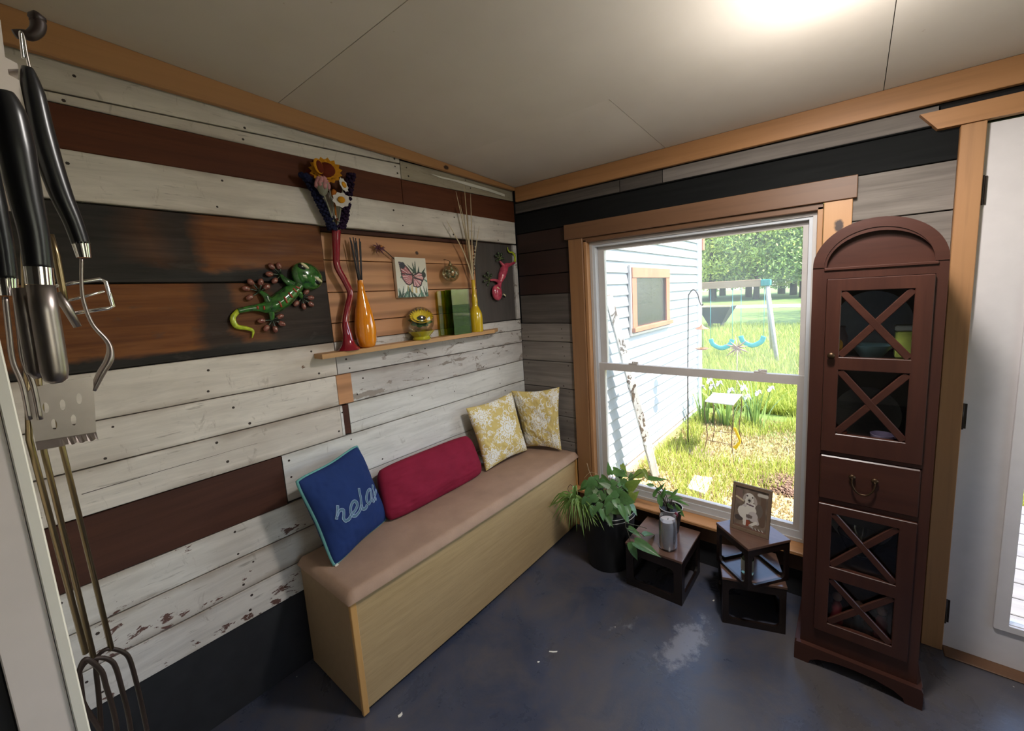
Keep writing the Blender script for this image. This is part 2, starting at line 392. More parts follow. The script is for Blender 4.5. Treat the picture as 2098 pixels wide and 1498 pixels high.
# worn concrete patches before tables and door, with daylight sheen put into the colour
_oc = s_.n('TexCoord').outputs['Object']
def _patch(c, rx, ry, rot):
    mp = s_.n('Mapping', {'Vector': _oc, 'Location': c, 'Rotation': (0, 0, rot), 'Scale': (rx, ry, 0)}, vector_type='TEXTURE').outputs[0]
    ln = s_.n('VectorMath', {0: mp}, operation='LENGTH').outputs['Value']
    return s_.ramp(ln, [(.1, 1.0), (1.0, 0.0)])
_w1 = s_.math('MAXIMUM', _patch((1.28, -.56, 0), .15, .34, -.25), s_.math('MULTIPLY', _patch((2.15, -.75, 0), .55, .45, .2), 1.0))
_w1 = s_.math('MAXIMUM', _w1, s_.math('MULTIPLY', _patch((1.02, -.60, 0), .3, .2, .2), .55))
_wear_sheen = s_.math('ADD', s_.math('MULTIPLY', _w1, .26), s_.math('ADD', s_.math('MULTIPLY', _c2, .45), s_.math('MULTIPLY', _d2, .30)))
_col = s_.mix(s_.ramp(_wear_sheen, [(.52, 0.0), (.60, .8)]), _col, (0.20, 0.20, 0.225))
_fl = s_.n('TexVoronoi', {'Vector': _v, 'Scale': 9.0}).outputs['Distance']
_col = s_.mix(s_.ramp(_fl, [(.018, 1.0), (.03, 0.0)]), _col, (0.5, 0.47, 0.44))
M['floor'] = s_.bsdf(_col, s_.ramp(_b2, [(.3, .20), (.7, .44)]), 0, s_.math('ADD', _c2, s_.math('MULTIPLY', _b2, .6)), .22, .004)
M['concrete_dark'] = plain('dark_painted_concrete', (0.012, 0.012, 0.014), .7, var=.3, bstr=.3)
M['vinyl'] = plain('white_vinyl', (0.50, 0.465, 0.44), .4, var=.03)
M['vinyl_out'] = plain('aluminium_track', (0.55, 0.57, 0.60), .35, var=.03)
M['door_white'] = plain('white_door_paint', (0.66, 0.62, 0.62), .45, var=.03)
M['jamb_white'] = plain('cream_trim_paint', (0.74, 0.70, 0.62), .5, var=.04)
M['jamb_pink'] = plain('pinkish_white_paint', (0.66, 0.58, 0.54), .6, var=.03)
M['hinge'] = plain('dark_bronze', (0.035, 0.025, 0.02), .45, .6)
M['black_plastic'] = plain('black_plastic', (0.010, 0.010, 0.011), .32)
M['pane'] = thin_glass('window_glass', refl=.05, haze=.0)
M['pane_hazy'] = thin_glass('hazy_window_glass', refl=.05, haze=.09)
M['house_wall'] = plain('hall_wall_paint', (0.58, 0.55, 0.50), .8, var=.04)

# ================================================================== BOARD WALLS
def board(parent, wall, a0, a1, z0, z1, mat, proud=0.0, nails=(), z0r=None, z1r=None, name='board', wob=0.0012, cracks=()):
    """one wall board. wall 'L': runs along y on the plane x=0; wall 'B': runs along x on the plane y=0.
    Local x is the length, local -y the visible face."""
    z0r = z0 if z0r is None else z0r; z1r = z1 if z1r is None else z1r
    L = a1-a0; n = max(2, int(L/0.09)); t = 0.02+proud+R.uniform(-.0015, .0015); bv = 0.002
    sd = R.uniform(0, 100); bm = bmesh.new(); rings = []
    for i in range(n+1):
        x = L*i/n; u = i/n
        b = z0+(z0r-z0)*u + mnoise.noise((x*6, sd, 0))*wob; tp = z1+(z1r-z1)*u + mnoise.noise((x*6, sd, 5))*wob
        rings.append([bm.verts.new((x, y, z)) for y, z in ((0, b), (-t+bv, b), (-t, b+bv), (-t, tp-bv), (-t+bv, tp), (0, tp))])
    for i in range(n):
        for k in range(6):
            bm.faces.new((rings[i][k], rings[i+1][k], rings[i+1][(k+1) % 6], rings[i][(k+1) % 6]))
    bm.faces.new(rings[0]); bm.faces.new(rings[-1][::-1])
    bmesh.ops.recalc_face_normals(bm, faces=bm.faces)
    for (na, nz) in nails:
        c = Vector((na-a0, -t-0.0004, nz)); r = R.uniform(.0034, .0056)
        f = bm.faces.new([bm.verts.new(c+Vector((r*math.cos(k*math.pi/3), 0, r*math.sin(k*math.pi/3)))) for k in range(6)]); f.material_index = 1
    for (c0, c1, cz0, cz1) in cracks:
        m = 10
        tp = [bm.verts.new((c0-a0+(c1-c0)*k/m, -t-.0004, cz0+(cz1-cz0)*k/m+.0008*(1 if k % m else 0)+R.uniform(-.0006, .0006))) for k in range(m+1)]
        bt = [bm.verts.new(v.co+Vector((0, 0, -.0022*(1-k/m*.7)))) for k, v in enumerate(tp)]
        for k in range(m): bm.faces.new((tp[k], tp[k+1], bt[k+1], bt[k])).material_index = 1
    me = bpy.data.meshes.new(name); bm.to_mesh(me); bm.free()
    me.materials.append(mat); me.materials.append(M['nail'])
    o = bpy.data.objects.new(name, me); COL.objects.link(o); o.parent = parent
    if wall == 'L': o.location = (-.02, a0, 0); o.rotation_euler = (0, 0, math.pi/2)
    else: o.location = (a0, .02, 0)
    return o
def nl(a0, a1, z0, z1, step=.41):
    out = []; a = a0+.03
    while a < a1:
        for z in (z0+.028, z1-.028): out.append((a+R.uniform(-.03, .03), z+R.uniform(-.012, .012)))
        a += step
    return out
YE = -2.135   # the house wall's porch face
wl = tag(empty('wall_left', (0, -1.07, 0)), kind='structure'); wl.location = (0, 0, 0)
box('backing', -.12, -.021, YE-.1, .0, 0.0, 2.36, M['dark_void'], wl, 0)
def LB(y0, y1, z0, z1, m, **k):
    k.setdefault('nails', nl(y0, y1, z0, z1)); return board(wl, 'L', y0, y1, z0, z1, M[m], **k)
LB(YE, -.843, 2.139, 2.305, 'white_board', z0r=2.186, z1r=2.262, nails=[(-1.49, 2.172), (-1.9, 2.2), (-.87, 2.2)])
LB(YE, -.843, 2.1165, 2.134, 'white_board', z0r=2.111, z1r=2.181, nails=[(-1.93, 2.125), (-1.5, 2.13), (-.87, 2.165), (-.86, 2.135)])
LB(-.839, -.0, 2.112, 2.20, 'tan_board', z0r=2.125)
LB(YE, -.846, 1.991, 2.113, 'red_brown', nails=())
LB(-.842, -.0, 1.988, 2.109, 'red_brown', z1r=2.121, nails=())
LB(YE, -.016, 1.849, 1.988, 'white_board', proud=.013, nails=nl(-2.0, -.05, 1.846, 1.988, .36))
LB(YE, -1.266, 1.6165, 1.845, 'charred_dark', nails=())
LB(YE, -1.266, 1.3555, 1.612, 'charred', nails=())
for a, b, m in ((1.354, 1.4335, 'pine'), (1.4365, 1.567, 'pine'), (1.570, 1.705, 'pine'), (1.708, 1.822, 'pine_knot')):
    o = LB(-1.262, -.385, a, b, m, nails=(), proud=-.004, wob=.0004)
    if m == 'pine_knot':
        pass
LB(-1.262, -.02, 1.826, 1.845, 'brown_low', nails=(), proud=-.012)
board(wl, 'L', -.382, -.044, 1.357, 1.842, M['grey_panel'], name='panel', proud=-.004)
board(wl, 'L', -.040, -.006, 1.357, 1.842, M['white_worn'], proud=.004)
LB(YE, -1.266, 1.209, 1.352, 'white_board', nails=nl(-2.05, -1.27, 1.21, 1.35, .33))
LB(-1.262, -.0, 1.2985, 1.352, 'white_worn', z0r=1.2825, nails=())
LB(-1.262, -.0, 1.209, 1.2955, 'white_worn', z0r=1.198, z1r=1.279)
LB(YE, -1.274, 1.0725, 1.2055, 'white_board', nails=nl(-2.02, -1.3, 1.07, 1.2, .35))
LB(-1.273, -1.207, 1.0735, 1.205, 'pine', name='bare_board', nails=(), wob=.004, proud=-.001)
LB(-1.207, -.0, 1.0735, 1.205, 'white_worn', z1r=1.195, wob=.0015)
LB(YE, -1.274, .9305, 1.0685, 'white_board', cracks=[(-2.05, -1.6, 1.0, 1.006)])
LB(-1.272, -1.262, .9305, 1.0685, 'white_clean', nails=())
LB(-1.261, -1.234, .934, 1.066, 'brown_low', name='bare_board', nails=(), wob=.004, proud=-.003)
LB(-1.233, -.0, .9305, 1.0695, 'white_clean', cracks=[(-1.233, -.96, .979, .986)], nails=nl(-.25, 0, .93, 1.068)+[(-.62, .99), (-.9, 1.03)])
LB(YE, -1.527, .7245, .9265, 'brown_low', nails=())
LB(-1.523, -.0, .7325, .9265, 'white_clean', nails=[(-1.5, .90), (-1.5, .83), (-1.24, .905), (-.2, .9), (-.5, .78), (-1.1, .76)])
LB(YE, -1.43, .5935, .7215, 'white_chip'); LB(-1.427, 0, .5935, .7295, 'white_clean')
LB(YE, -.9, .4635, .5895, 'white_chip'); LB(-.897, 0, .4635, .5895, 'white_worn', nails=())
LB(YE, -.6, .3335, .4595, 'white_chip'); LB(-.597, 0, .3335, .4595, 'white_worn', nails=())
box('concrete_curb', -.021, -.012, YE-.1, .0, 0.0, .3325, M['concrete_dark'], wl, 0.001)

wb = tag(empty('wall_back', (0, 0, 0)), kind='structure')
for a, b, c, d in ((-.12, .475, 0, 2.3), (1.735, 2.142, 0, 2.3), (.475, 1.735, 1.86, 2.3), (.475, 1.735, 0, .255), (2.142, 3.06, 2.02, 2.3), (3.0601, 4.32, 0, 2.3)):
    box('backing', a, b, .021, .14, c, d, M['dark_void'], wb, 0)
def WB(x0, x1, z0, z1, m, **k):
    k.setdefault('nails', ()); return board(wb, 'B', x0, x1, z0, z1, M[m], **k)
WB(0.012, .76, 2.043, 2.106, 'grey_dark'); WB(.764, 1.0, 2.043, 2.106, 'grey_dark'); WB(1.004, 2.02, 2.043, 2.106, 'grey_board')
WB(0.012, 4.2, 2.0365, 2.041, 'black_board', proud=.01)
WB(0.012, 2.077, 1.913, 2.034, 'black_board')
for a, b, m in ((1.787, 1.909, 'red_brown_dark'), (1.640, 1.783, 'red_brown_dark'), (1.514, 1.636, 'red_brown_dark'), (1.327, 1.510, 'grey_dark'), (1.207, 1.323, 'grey_board'), (1.077, 1.203, 'grey_board'),
                (.903, 1.073, 'grey_board'), (.717, .899, 'grey_board'), (.55, .713, 'grey_board'), (.36, .546, 'grey_board'), (.157, .356, 'grey_board')):
    WB(.002 if b < 1.35 else .012, .426, a, b, m, nails=nl(.0, .4, a, b, .33) if m == 'grey_board' else ())
for a, b in ((1.739, 1.909), (1.52, 1.735), (1.3, 1.516), (1.1, 1.296), (.9, 1.096), (.7, .896), (.5, .696), (.3, .496), (.157, .296)):
    WB(1.776, 2.077, a, b, 'grey_board')
for k in range(10):
    z = .05+k*.2; WB(3.13, 4.2, z, z+.196, 'grey_board')
WB(3.13, 4.2, 2.05, 2.106, 'grey_board')
box('concrete_curb', 0, 2.07, .012, .02, 0, .156, M['concrete_dark'], wb, .001)

# ================================================================== FLOOR, CEILING
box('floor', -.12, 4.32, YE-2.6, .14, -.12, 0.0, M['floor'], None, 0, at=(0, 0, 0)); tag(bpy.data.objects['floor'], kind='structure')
def cz(y): return 2.2 - .06*y
ceil = tag(empty('ceiling', (0, 0, 0)), kind='structure')
def ceil_panel(x0, x1, y0, y1, name='panel', m='ceiling', g=.0012, dz=0.0):
    bm = bmesh.new(); v = []
    for z in (0, .012):
        for x, y in ((x0+g, y0+g), (x1-g, y0+g), (x1-g, y1-g), (x0+g, y1-g)): v.append(bm.verts.new((x, y, cz(y)+z+dz)))
    for f in ((3, 2, 1, 0), (4, 5, 6, 7), (0, 1, 5, 4), (1, 2, 6, 5), (2, 3, 7, 6), (3, 0, 4, 7)): bm.faces.new([v[i] for i in f])
    return fin(bm, name, M[m], ceil)
ceil_panel(-.02, 4.22, YE, -1.378); ceil_panel(1.862, 4.22, -1.378, .02); ceil_panel(-.02, 1.025, -.608, .02, dz=.0012)
bm = bmesh.new(); g = .0012
add_plate(bm, [(-.02, -1.378+g), (1.862-g, -1.378+g), (1.862-g, .02), (1.025+g, .02), (1.025+g, -.608-g), (-.02, -.608-g)], [], lambda u, v_, t: (u, v_, cz(v_)+t), 0, .012)
fin(bm, 'panel', M['ceiling'], ceil)
bm = bmesh.new(); v = []
for z in (.0125, .16):
    for x, y in ((-.5, YE-.4), (5.9, YE-.4), (5.9, .5), (-.5, .5)): v.append(bm.verts.new((x, y, cz(y)+z)))
for f in ((3, 2, 1, 0), (4, 5, 6, 7), (0, 1, 5, 4), (1, 2, 6, 5), (2, 3, 7, 6), (3, 0, 4, 7)): bm.faces.new([v[i] for i in f])
fin(bm, 'roof_sunshade', M['dark_void'], ceil)  # unseen roof, stretched past the right wall to block direct sun

# ------------------------------------------------------------------ ceiling trims
def trim_left():
    bm = bmesh.new(); n = 24; rings = []
    for i in range(n+1):
        y = YE + (-.022-YE)*i/n; b = 2.181 + (2.226-2.181)*max(0, (-.05-y))/1.95; t = cz(y)-.001
        rings.append([bm.verts.new((x, y, z)) for x, z in ((0.016, b), (.034, b), (.036, b+.002), (.036, t), (.016, t))])
    for i in range(n):
        for k in range(5): bm.faces.new((rings[i][k], rings[i+1][k], rings[i+1][(k+1) % 5], rings[i][(k+1) % 5]))
    bm.faces.new(rings[0]); bm.faces.new(rings[-1])
    o = fin(bm, 'trim_1', wood('amber_pine_trim_left', (0.36, 0.165, 0.060), (0.47, 0.235, 0.095), (0.40, 0.19, 0.075), rough=0.5, grain=10, stretch=.05, bstr=0.1, axis='y',
            knots=[(.0, -.02, .0, .014, (0, 1, 1)), (.0, .5, .03, .012, (0, .6, 1))]), None); tag(o, kind='structure')
trim_left()
o = box('trim_2', .036, 4.2, -.024, .0, 2.111, 2.2, M['trim_pine'], None, .002, at=(0, 0, 2.11)); tag(o, kind='structure')
# torn paper sliver left above the tan board
bm = bmesh.new()
pp = [onX(*p, .004) for p in ((882, 356), (905, 362), (958, 374), (1000, 386), (1034, 398), (1034, 403), (998, 391), (957, 380), (930, 371), (903, 365))]
f = bm.faces.new([bm.verts.new(p) for p in pp]); bmesh.ops.triangulate(bm, faces=[f])
fin(bm, 'paint_drip', M['jamb_white'], wl)

# ================================================================== WINDOW
win = tag(empty('window_1', (1.1, 0, .25)), kind='structure')
box('header_casing', .403, 1.798, -.028, .0, 1.826, 1.913, M['header_pine'], win, .002, at=(.403, 0, 1.82))
box('side_casing', .425, .522, -.02, .019, .25, 1.826, M['casing_shaded'], win, .002)
cs = box('side_casing', 1.690, 1.785, -.02, .019, .25, 1.826, M['casing_knot'], win, .002)
box('jamb', .524, .545, -.012, .075, .25, 1.812, M['trim_pine_z'], win, .002)
box('jamb', 1.668, 1.688, -.012, .075, .25, 1.812, M['trim_pine_z'], win, .002)
box('jamb', .524, 1.688, -.012, .075, 1.800, 1.8255, M['header_pine'], win, .002)
box('stool', .40, 1.80, -.065, .075, .252, .272, M['trim_pine'], win, .004)
box('apron', .43, 1.78, -.022, .019, .156, .251, M['header_pine'], win, .002)
# vinyl frame
def frame4(name, x0, x1, z0, z1, w, y0, y1, mat, parent, wb_=None, wt=None, bev=.003):
    wb_ = w if wb_ is None else wb_; wt = w if wt is None else wt
    bm = bmesh.new()
    add_plate(bm, [(x0, z0), (x1, z0), (x1, z1), (x0, z1)], [[(x0+w, z0+wb_), (x1-w, z0+wb_), (x1-w, z1-wt), (x0+w, z1-wt)]], lambda u, v_, t: (u, t, v_), y0, y1)
    return fin(bm, name, mat, parent)
frame4('frame', .546, 1.667, .273, 1.799, .016, .022, .11, M['vinyl'], win)
frame4('track', .562, 1.651, .289, 1.783, .014, .03, .105, M['vinyl_out'], win, .034, .012)
us = frame4('upper_sash', .577, 1.652, 1.035, 1.786, .040, .066, .092, M['vinyl'], win, .04, .036)
box('pane', .61, 1.62, .077, .081, 1.07, 1.755, M['pane_hazy'], us, 0)
ls = frame4('lower_sash', .572, 1.650, .318, 1.080, .040, .036, .062, M['vinyl'], win, .03, .042)
box('pane', .605, 1.615, .047, .051, .34, 1.045, M['pane'], ls, 0)
for x in (.795, 1.455):
    bm = bmesh.new(); add_box(bm, x-.028, x+.028, .042, .064, 1.0805, 1.088, .002); add_box(bm, x-.006, x+.03, .044, .056, 1.0885, 1.097, .002); add_lathe(bm, [(.0, 1.0975), (.009, 1.0975), (.009, 1.0885)], (x, .05, 0), 12)
    fin(bm, 'sash_lock', M['vinyl'], win)

# ================================================================== DOOR
dr = tag(empty('door_1', (2.55, 0, 0)), kind='structure')
box('side_casing', 2.078, 2.142, -.024, .019, 0, 2.018, M['trim_pine_z'], dr, .002)
box('side_casing', 3.06, 3.125, -.024, .019, 0, 2.018, M['trim_pine_z'], dr, .002)
bm = bmesh.new(); add_plate(bm, [(2.018, 2.0195), (3.20, 2.0195), (3.20, 2.082), (1.968, 2.082)], [], lambda u, v_, t: (u, t, v_), -.03, .0)
fin(bm, 'header_casing', M['trim_pine'], dr, at=(2, 0, 2.02))
slab = None
bm = bmesh.new(); X0, X1 = 2.146, 3.056; G = (2.318, 2.884, .185, 1.86)
add_plate(bm, [(X0, .008), (X1, .008), (X1, 2.012), (X0, 2.012)], [[(G[0], G[2]), (G[1], G[2]), (G[1], G[3]), (G[0], G[3])]], lambda u, v_, t: (u, t, v_), .004, .048)
slab = fin(bm, 'slab', M['door_white'], dr)
bm = bmesh.new(); add_plate(bm, round_rect(G[0]-.042, G[1]+.042, G[2]-.028, G[3]+.042, .006, 2), [round_rect(G[0]-.002, G[1]+.002, G[2]-.002, G[3]+.002, .003, 2)], lambda u, v_, t: (u, t, v_), -.008, .0035)
gt = fin(bm, 'glass_trim', M['door_white'], dr)
mb = gt.modifiers.new('b', 'BEVEL'); mb.width = .006; mb.segments = 2
box('pane', G[0], G[1], .022, .028, G[2], G[3], M['pane'], dr, 0)
for z in (.165, .975, 1.79):
    bm = bmesh.new(); add_tube(bm, [(2.1435, -.006, z-.05), (2.1435, -.006, z+.05)], .0065, 10); add_box(bm, 2.144, 2.157, -.002, .0035, z-.048, z+.048, 0)
    fin(bm, 'hinge', M['hinge'], dr)
bm = bmesh.new(); add_lathe(bm, [(0, 0), (.026, 0), (.03, .02), (.022, .035), (.01, .04), (.01, .06)], (0, 0, 0), 16)
bmesh.ops.transform(bm, matrix=Matrix.Translation((2.99, -.056, .95)) @ Matrix.Rotation(-math.pi/2, 4, 'X'), verts=bm.verts); fin(bm, 'knob', M['hinge'], dr)
box('threshold', 2.144, 3.058, -.055, .06, 0.0, .007, M['header_pine'], dr, .003)

# ================================================================== HOUSE WALL beside and behind the camera, right wall
wf = tag(empty('wall_front', (0, 0, 0)), kind='structure')
JX = 1.16
box('backing', -.02, JX-.03, YE-.14, YE-.003, 0, 2.4, M['house_wall'], wf, 0)
box('backing', 2.30, 4.32, YE-.14, YE, 0, 2.4, M['house_wall'], wf, 0)
box('backing', JX-.03, 2.30, YE-.14, YE, 2.1, 2.4, M['house_wall'], wf, 0)
# white casing edge, pinkish jamb, weather strip, back casing
box('side_casing', JX-.075, JX, YE-.0005, YE+.0085, 0.0, 2.14, M['jamb_white'], wf, .001)
box('jamb', JX-.029, JX-.002, YE-.034, YE-.001, 0.0, 2.1, M['jamb_pink'], wf, .001)
box('weather_strip', JX-.029, JX-.005, YE-.05, YE-.0345, 0, 2.1, M['black_plastic'], wf, .001)
box('jamb', JX-.029, JX-.002, YE-.14, YE-.0505, 0, 2.1, M['jamb_white'], wf, .001)
box('jamb', 2.27, 2.299, YE-.14, YE+.0085, 0, 2.1, M['jamb_white'], wf, .001)
# hall behind the doorway
for a in ((-.02, .0, YE-2.6, YE-.141, 0, 2.4), (3.4, 3.42, YE-2.6, YE-.141, 0, 2.4), (-.02, 3.42, YE-2.62, YE-2.6, 0, 2.4), (-.02, 3.42, YE-2.6, YE-.141, 2.4, 2.42)):
    box('hall_wall', *a, M['house_wall'], wf, 0)
wr = tag(empty('wall_right', (0, 0, 0)), kind='structure')
RW = (-1.75, -.65, .85, 1.9)      # unseen window, added in the right wall to let side daylight in
for k in range(12):
    z = .02+k*.19; zz = z+.186
    if zz < RW[2] or z > RW[3]: box('board', 4.2, 4.22, YE, -.001, z, zz, M['white_board'], wr, .002)
    else:
        box('board', 4.2, 4.22, YE, RW[0]-.06, z, zz, M['white_board'], wr, .002); box('board', 4.2, 4.22, RW[1]+.06, -.001, z, zz, M['white_board'], wr, .002)
for a in ((YE, RW[0], 0, 2.345), (RW[1], .0, 0, 2.345), (RW[0], RW[1], 0, RW[2]), (RW[0], RW[1], RW[3], 2.345)): box('backing', 4.221, 4.32, *a, M['dark_void'], wr, 0)
w3 = tag(empty('added_window', (4.25, -1.2, RW[2])), kind='structure')
bm = bmesh.new(); add_plate(bm, [(RW[0]-.059, RW[2]-.07), (RW[1]+.059, RW[2]-.07), (RW[1]+.059, RW[3]+.07), (RW[0]-.059, RW[3]+.07)], [[(RW[0], RW[2]), (RW[1], RW[2]), (RW[1], RW[3]), (RW[0], RW[3])]], lambda u, v_, t: (t, u, v_), 4.18, 4.199); fin(bm, 'casing', M['jamb_white'], w3)
box('pane', 4.25, 4.256, RW[0], RW[1], RW[2], RW[3], M['pane'], w3, 0)

# ================================================================== STORAGE BENCH
M['bench_ply'] = wood('oak_veneer', (0.355, 0.235, 0.105), (0.475, 0.33, 0.160), (0.39, 0.262, 0.125), rough=.5, grain=60, stretch=.05, bstr=.12, axis='y')
M['bench_end'] = plain('tan_bench_end', (0.28, 0.18, 0.095), .6, var=.06, scale=40)
M['bench_edge'] = wood('amber_edge_strip', (0.46, 0.24, 0.07), (0.58, 0.32, 0.11), rough=.45, grain=14, axis='z', bstr=.1)
M['seat_vinyl'] = fabric('tan_seat_cloth', (0.36, 0.235, 0.165), .72, scale=260, bstr=.25)
BY0, BY1, BX = -1.522, -.030, .418
bench = empty('storage_bench', (.2, -.77, 0), 'long tan wooden storage bench with padded seat along the board wall', 'bench')
def bow(y): return .010*math.sin(math.pi*(y-BY0)/(BY1-BY0))
bm = bmesh.new(); n = 20; prev = None
for i in range(n+1):
    y = BY0+.024+(BY1-BY0-.030)*i/n; x = BX-.004+bow(y)
    ring = [bm.verts.new((xx, y, z)) for xx, z in ((x-.012, .018), (x, .018), (x, .466), (x-.012, .466))]
    if prev:
        for k in range(4): bm.faces.new((prev[k], ring[k], ring[(k+1) % 4], prev[(k+1) % 4]))
    else: bm.faces.new(ring)
    prev = ring
bm.faces.new(prev); fin(bm, 'front_panel', M['bench_ply'], bench)
box('end_panel', .022, BX-.012, BY0+.001, BY0+.016, .018, .466, M['bench_end'], bench, .001)
box('end_panel', .022, BX-.012, BY1-.018, BY1-.003, .018, .466, M['bench_end'], bench, .001)
box('corner_strip', BX-.0115, BX+.004, BY0, BY0+.023, .006, .467, M['bench_edge'], bench, .002)
box('corner_strip', BX-.0115, BX+.006, BY1-.0055, BY1+.006, .006, .467, M['bench_edge'], bench, .002)
box('back_panel', .0215, .0335, BY0+.017, BY1-.019, .018, .466, M['bench_end'], bench, 0)
for y in (BY0+.05, BY1-.05):
    bm = bmesh.new(); add_lathe(bm, [(0, 0), (.016, 0), (.018, .004), (.014, .0175), (0, .0175)], (BX-.03, y, 0), 14); fin(bm, 'foot', M['black_plastic'], bench)
# padded lid: soft rounded slab with small puckers along the front edge
bm = bmesh.new(); NX, NY = 26, 90
def seat_pt(u, v_):
    x0, x1 = .020, BX+.018; y0, y1 = BY0-.010, BY1+.012
    x = x0+(x1-x0)*u; y = y0+(y1-y0)*v_
    x += bow(y)*u
    e = min(min(x-x0, (x1+bow(y))-x), min(y-y0, y1-y)); r = .028
    h = .036*math.sqrt(max(0, 1-(1-min(1, e/r))**2)) if e < r else .036
    h += .004*math.sin(math.pi*u)*math.sin(math.pi*v_)
    d = max(0, 1-abs(x-(x1-.03))/.09); 
    h += d*.0022*mnoise.noise((y*28-x*14, x*6, 1.3)) * (1.0 if y > -.95 else .35)
    h += .0012*mnoise.noise((x*9, y*9, 0))
    return x, y, .468+max(0, h)
vv = [[bm.verts.new(seat_pt(i/NX, j/NY)) for i in range(NX+1)] for j in range(NY+1)]
for j in range(NY):
    for i in range(NX): bm.faces.new((vv[j][i], vv[j][i+1], vv[j+1][i+1], vv[j+1][i]))
bd = [e for e in bm.edges if e.is_boundary]; r_ = bmesh.ops.extrude_edge_only(bm, edges=bd)
for v in [g_ for g_ in r_['geom'] if isinstance(g_, bmesh.types.BMVert)]: v.co.z = .467
fin(bm, 'seat_pad', M['seat_vinyl'], bench, smooth=True)

# ================================================================== CUSHIONS
def pillow(name, TL, TR, BR, BL, T, mat, label, cat='cushion', group=None, n=48, colour=None, pinch=.07, power=.42, wrinkle=.004, seed=0, sag=0.0, rnd=.10):
    TL, TR, BR, BL = map(Vector, (TL, TR, BR, BL))
    nrm = (TR-TL).cross(BL-TL).normalized()*-1
    if nrm.dot(CAM_POS-TL) < 0: nrm = -nrm
    def P(u, v_, side):
        uu = u*(1-pinch*(1-v_*v_)*abs(u)**2); vw = v_*(1-pinch*(1-u*u)*abs(v_)**2)
        uu, vw = uu*math.sqrt(1-rnd*v_**4), vw*math.sqrt(1-rnd*u**4)
        a, b = (uu+1)/2, (vw+1)/2
        p = (BL*(1-a)+BR*a)*(1-b) + (TL*(1-a)+TR*a)*b
        h = T*(max(0, (1-u**4)*(1-v_**4)))**power*(.62+.38*(1-u*u)*(1-v_*v_))
        h *= 1-sag*v_
        e = 1-min(1, (1-abs(u))*(1-abs(v_))*9)
        h += wrinkle*mnoise.noise((u*3.1+seed, v_*3.1, side))*(1-abs(u)**6)*(1-abs(v_)**6)
        h += wrinkle*.6*mnoise.noise((u*9+seed, v_*9, side+3))*(1-abs(u)**8)*(1-abs(v_)**8)*(.3+.7*max(abs(u), abs(v_)))
        return p + nrm*h*side
    verts = []; faces = []; fi = {}; bi = {}
    g = [-1+2*k/n for k in range(n+1)]
    g = [math.sin(x*math.pi/2)*.55+x*.45 for x in g]
    for j in range(n+1):
        for i in range(n+1):
            fi[i, j] = len(verts); verts.append(P(g[i], g[j], 1))
    for j in range(n+1):
        for i in range(n+1):
            if i in (0, n) or j in (0, n): bi[i, j] = fi[i, j]
            else: bi[i, j] = len(verts); verts.append(P(g[i], g[j], -1))
    for j in range(n):
        for i in range(n):
            faces.append((fi[i, j], fi[i+1, j], fi[i+1, j+1], fi[i, j+1])); faces.append((bi[i, j+1], bi[i+1, j+1], bi[i+1, j], bi[i, j]))
    me = bpy.data.meshes.new(name); me.from_pydata(verts, [], faces)
    if colour is not None:
        uv = np.zeros((len(verts), 2))
        for (i, j), k in list(bi.items())+list(fi.items()): uv[k] = (g[i], g[j])
        set_colors(me, colour(uv[:, 0], uv[:, 1]))
    o = put(name, me, mat, None, smooth=True)
    bmx = bmesh.new(); bmx.from_mesh(o.data); bmesh.ops.recalc_face_normals(bmx, faces=bmx.faces); bmx.to_mesh(o.data); bmx.free()
    tag(o, label, cat, group); return o, P
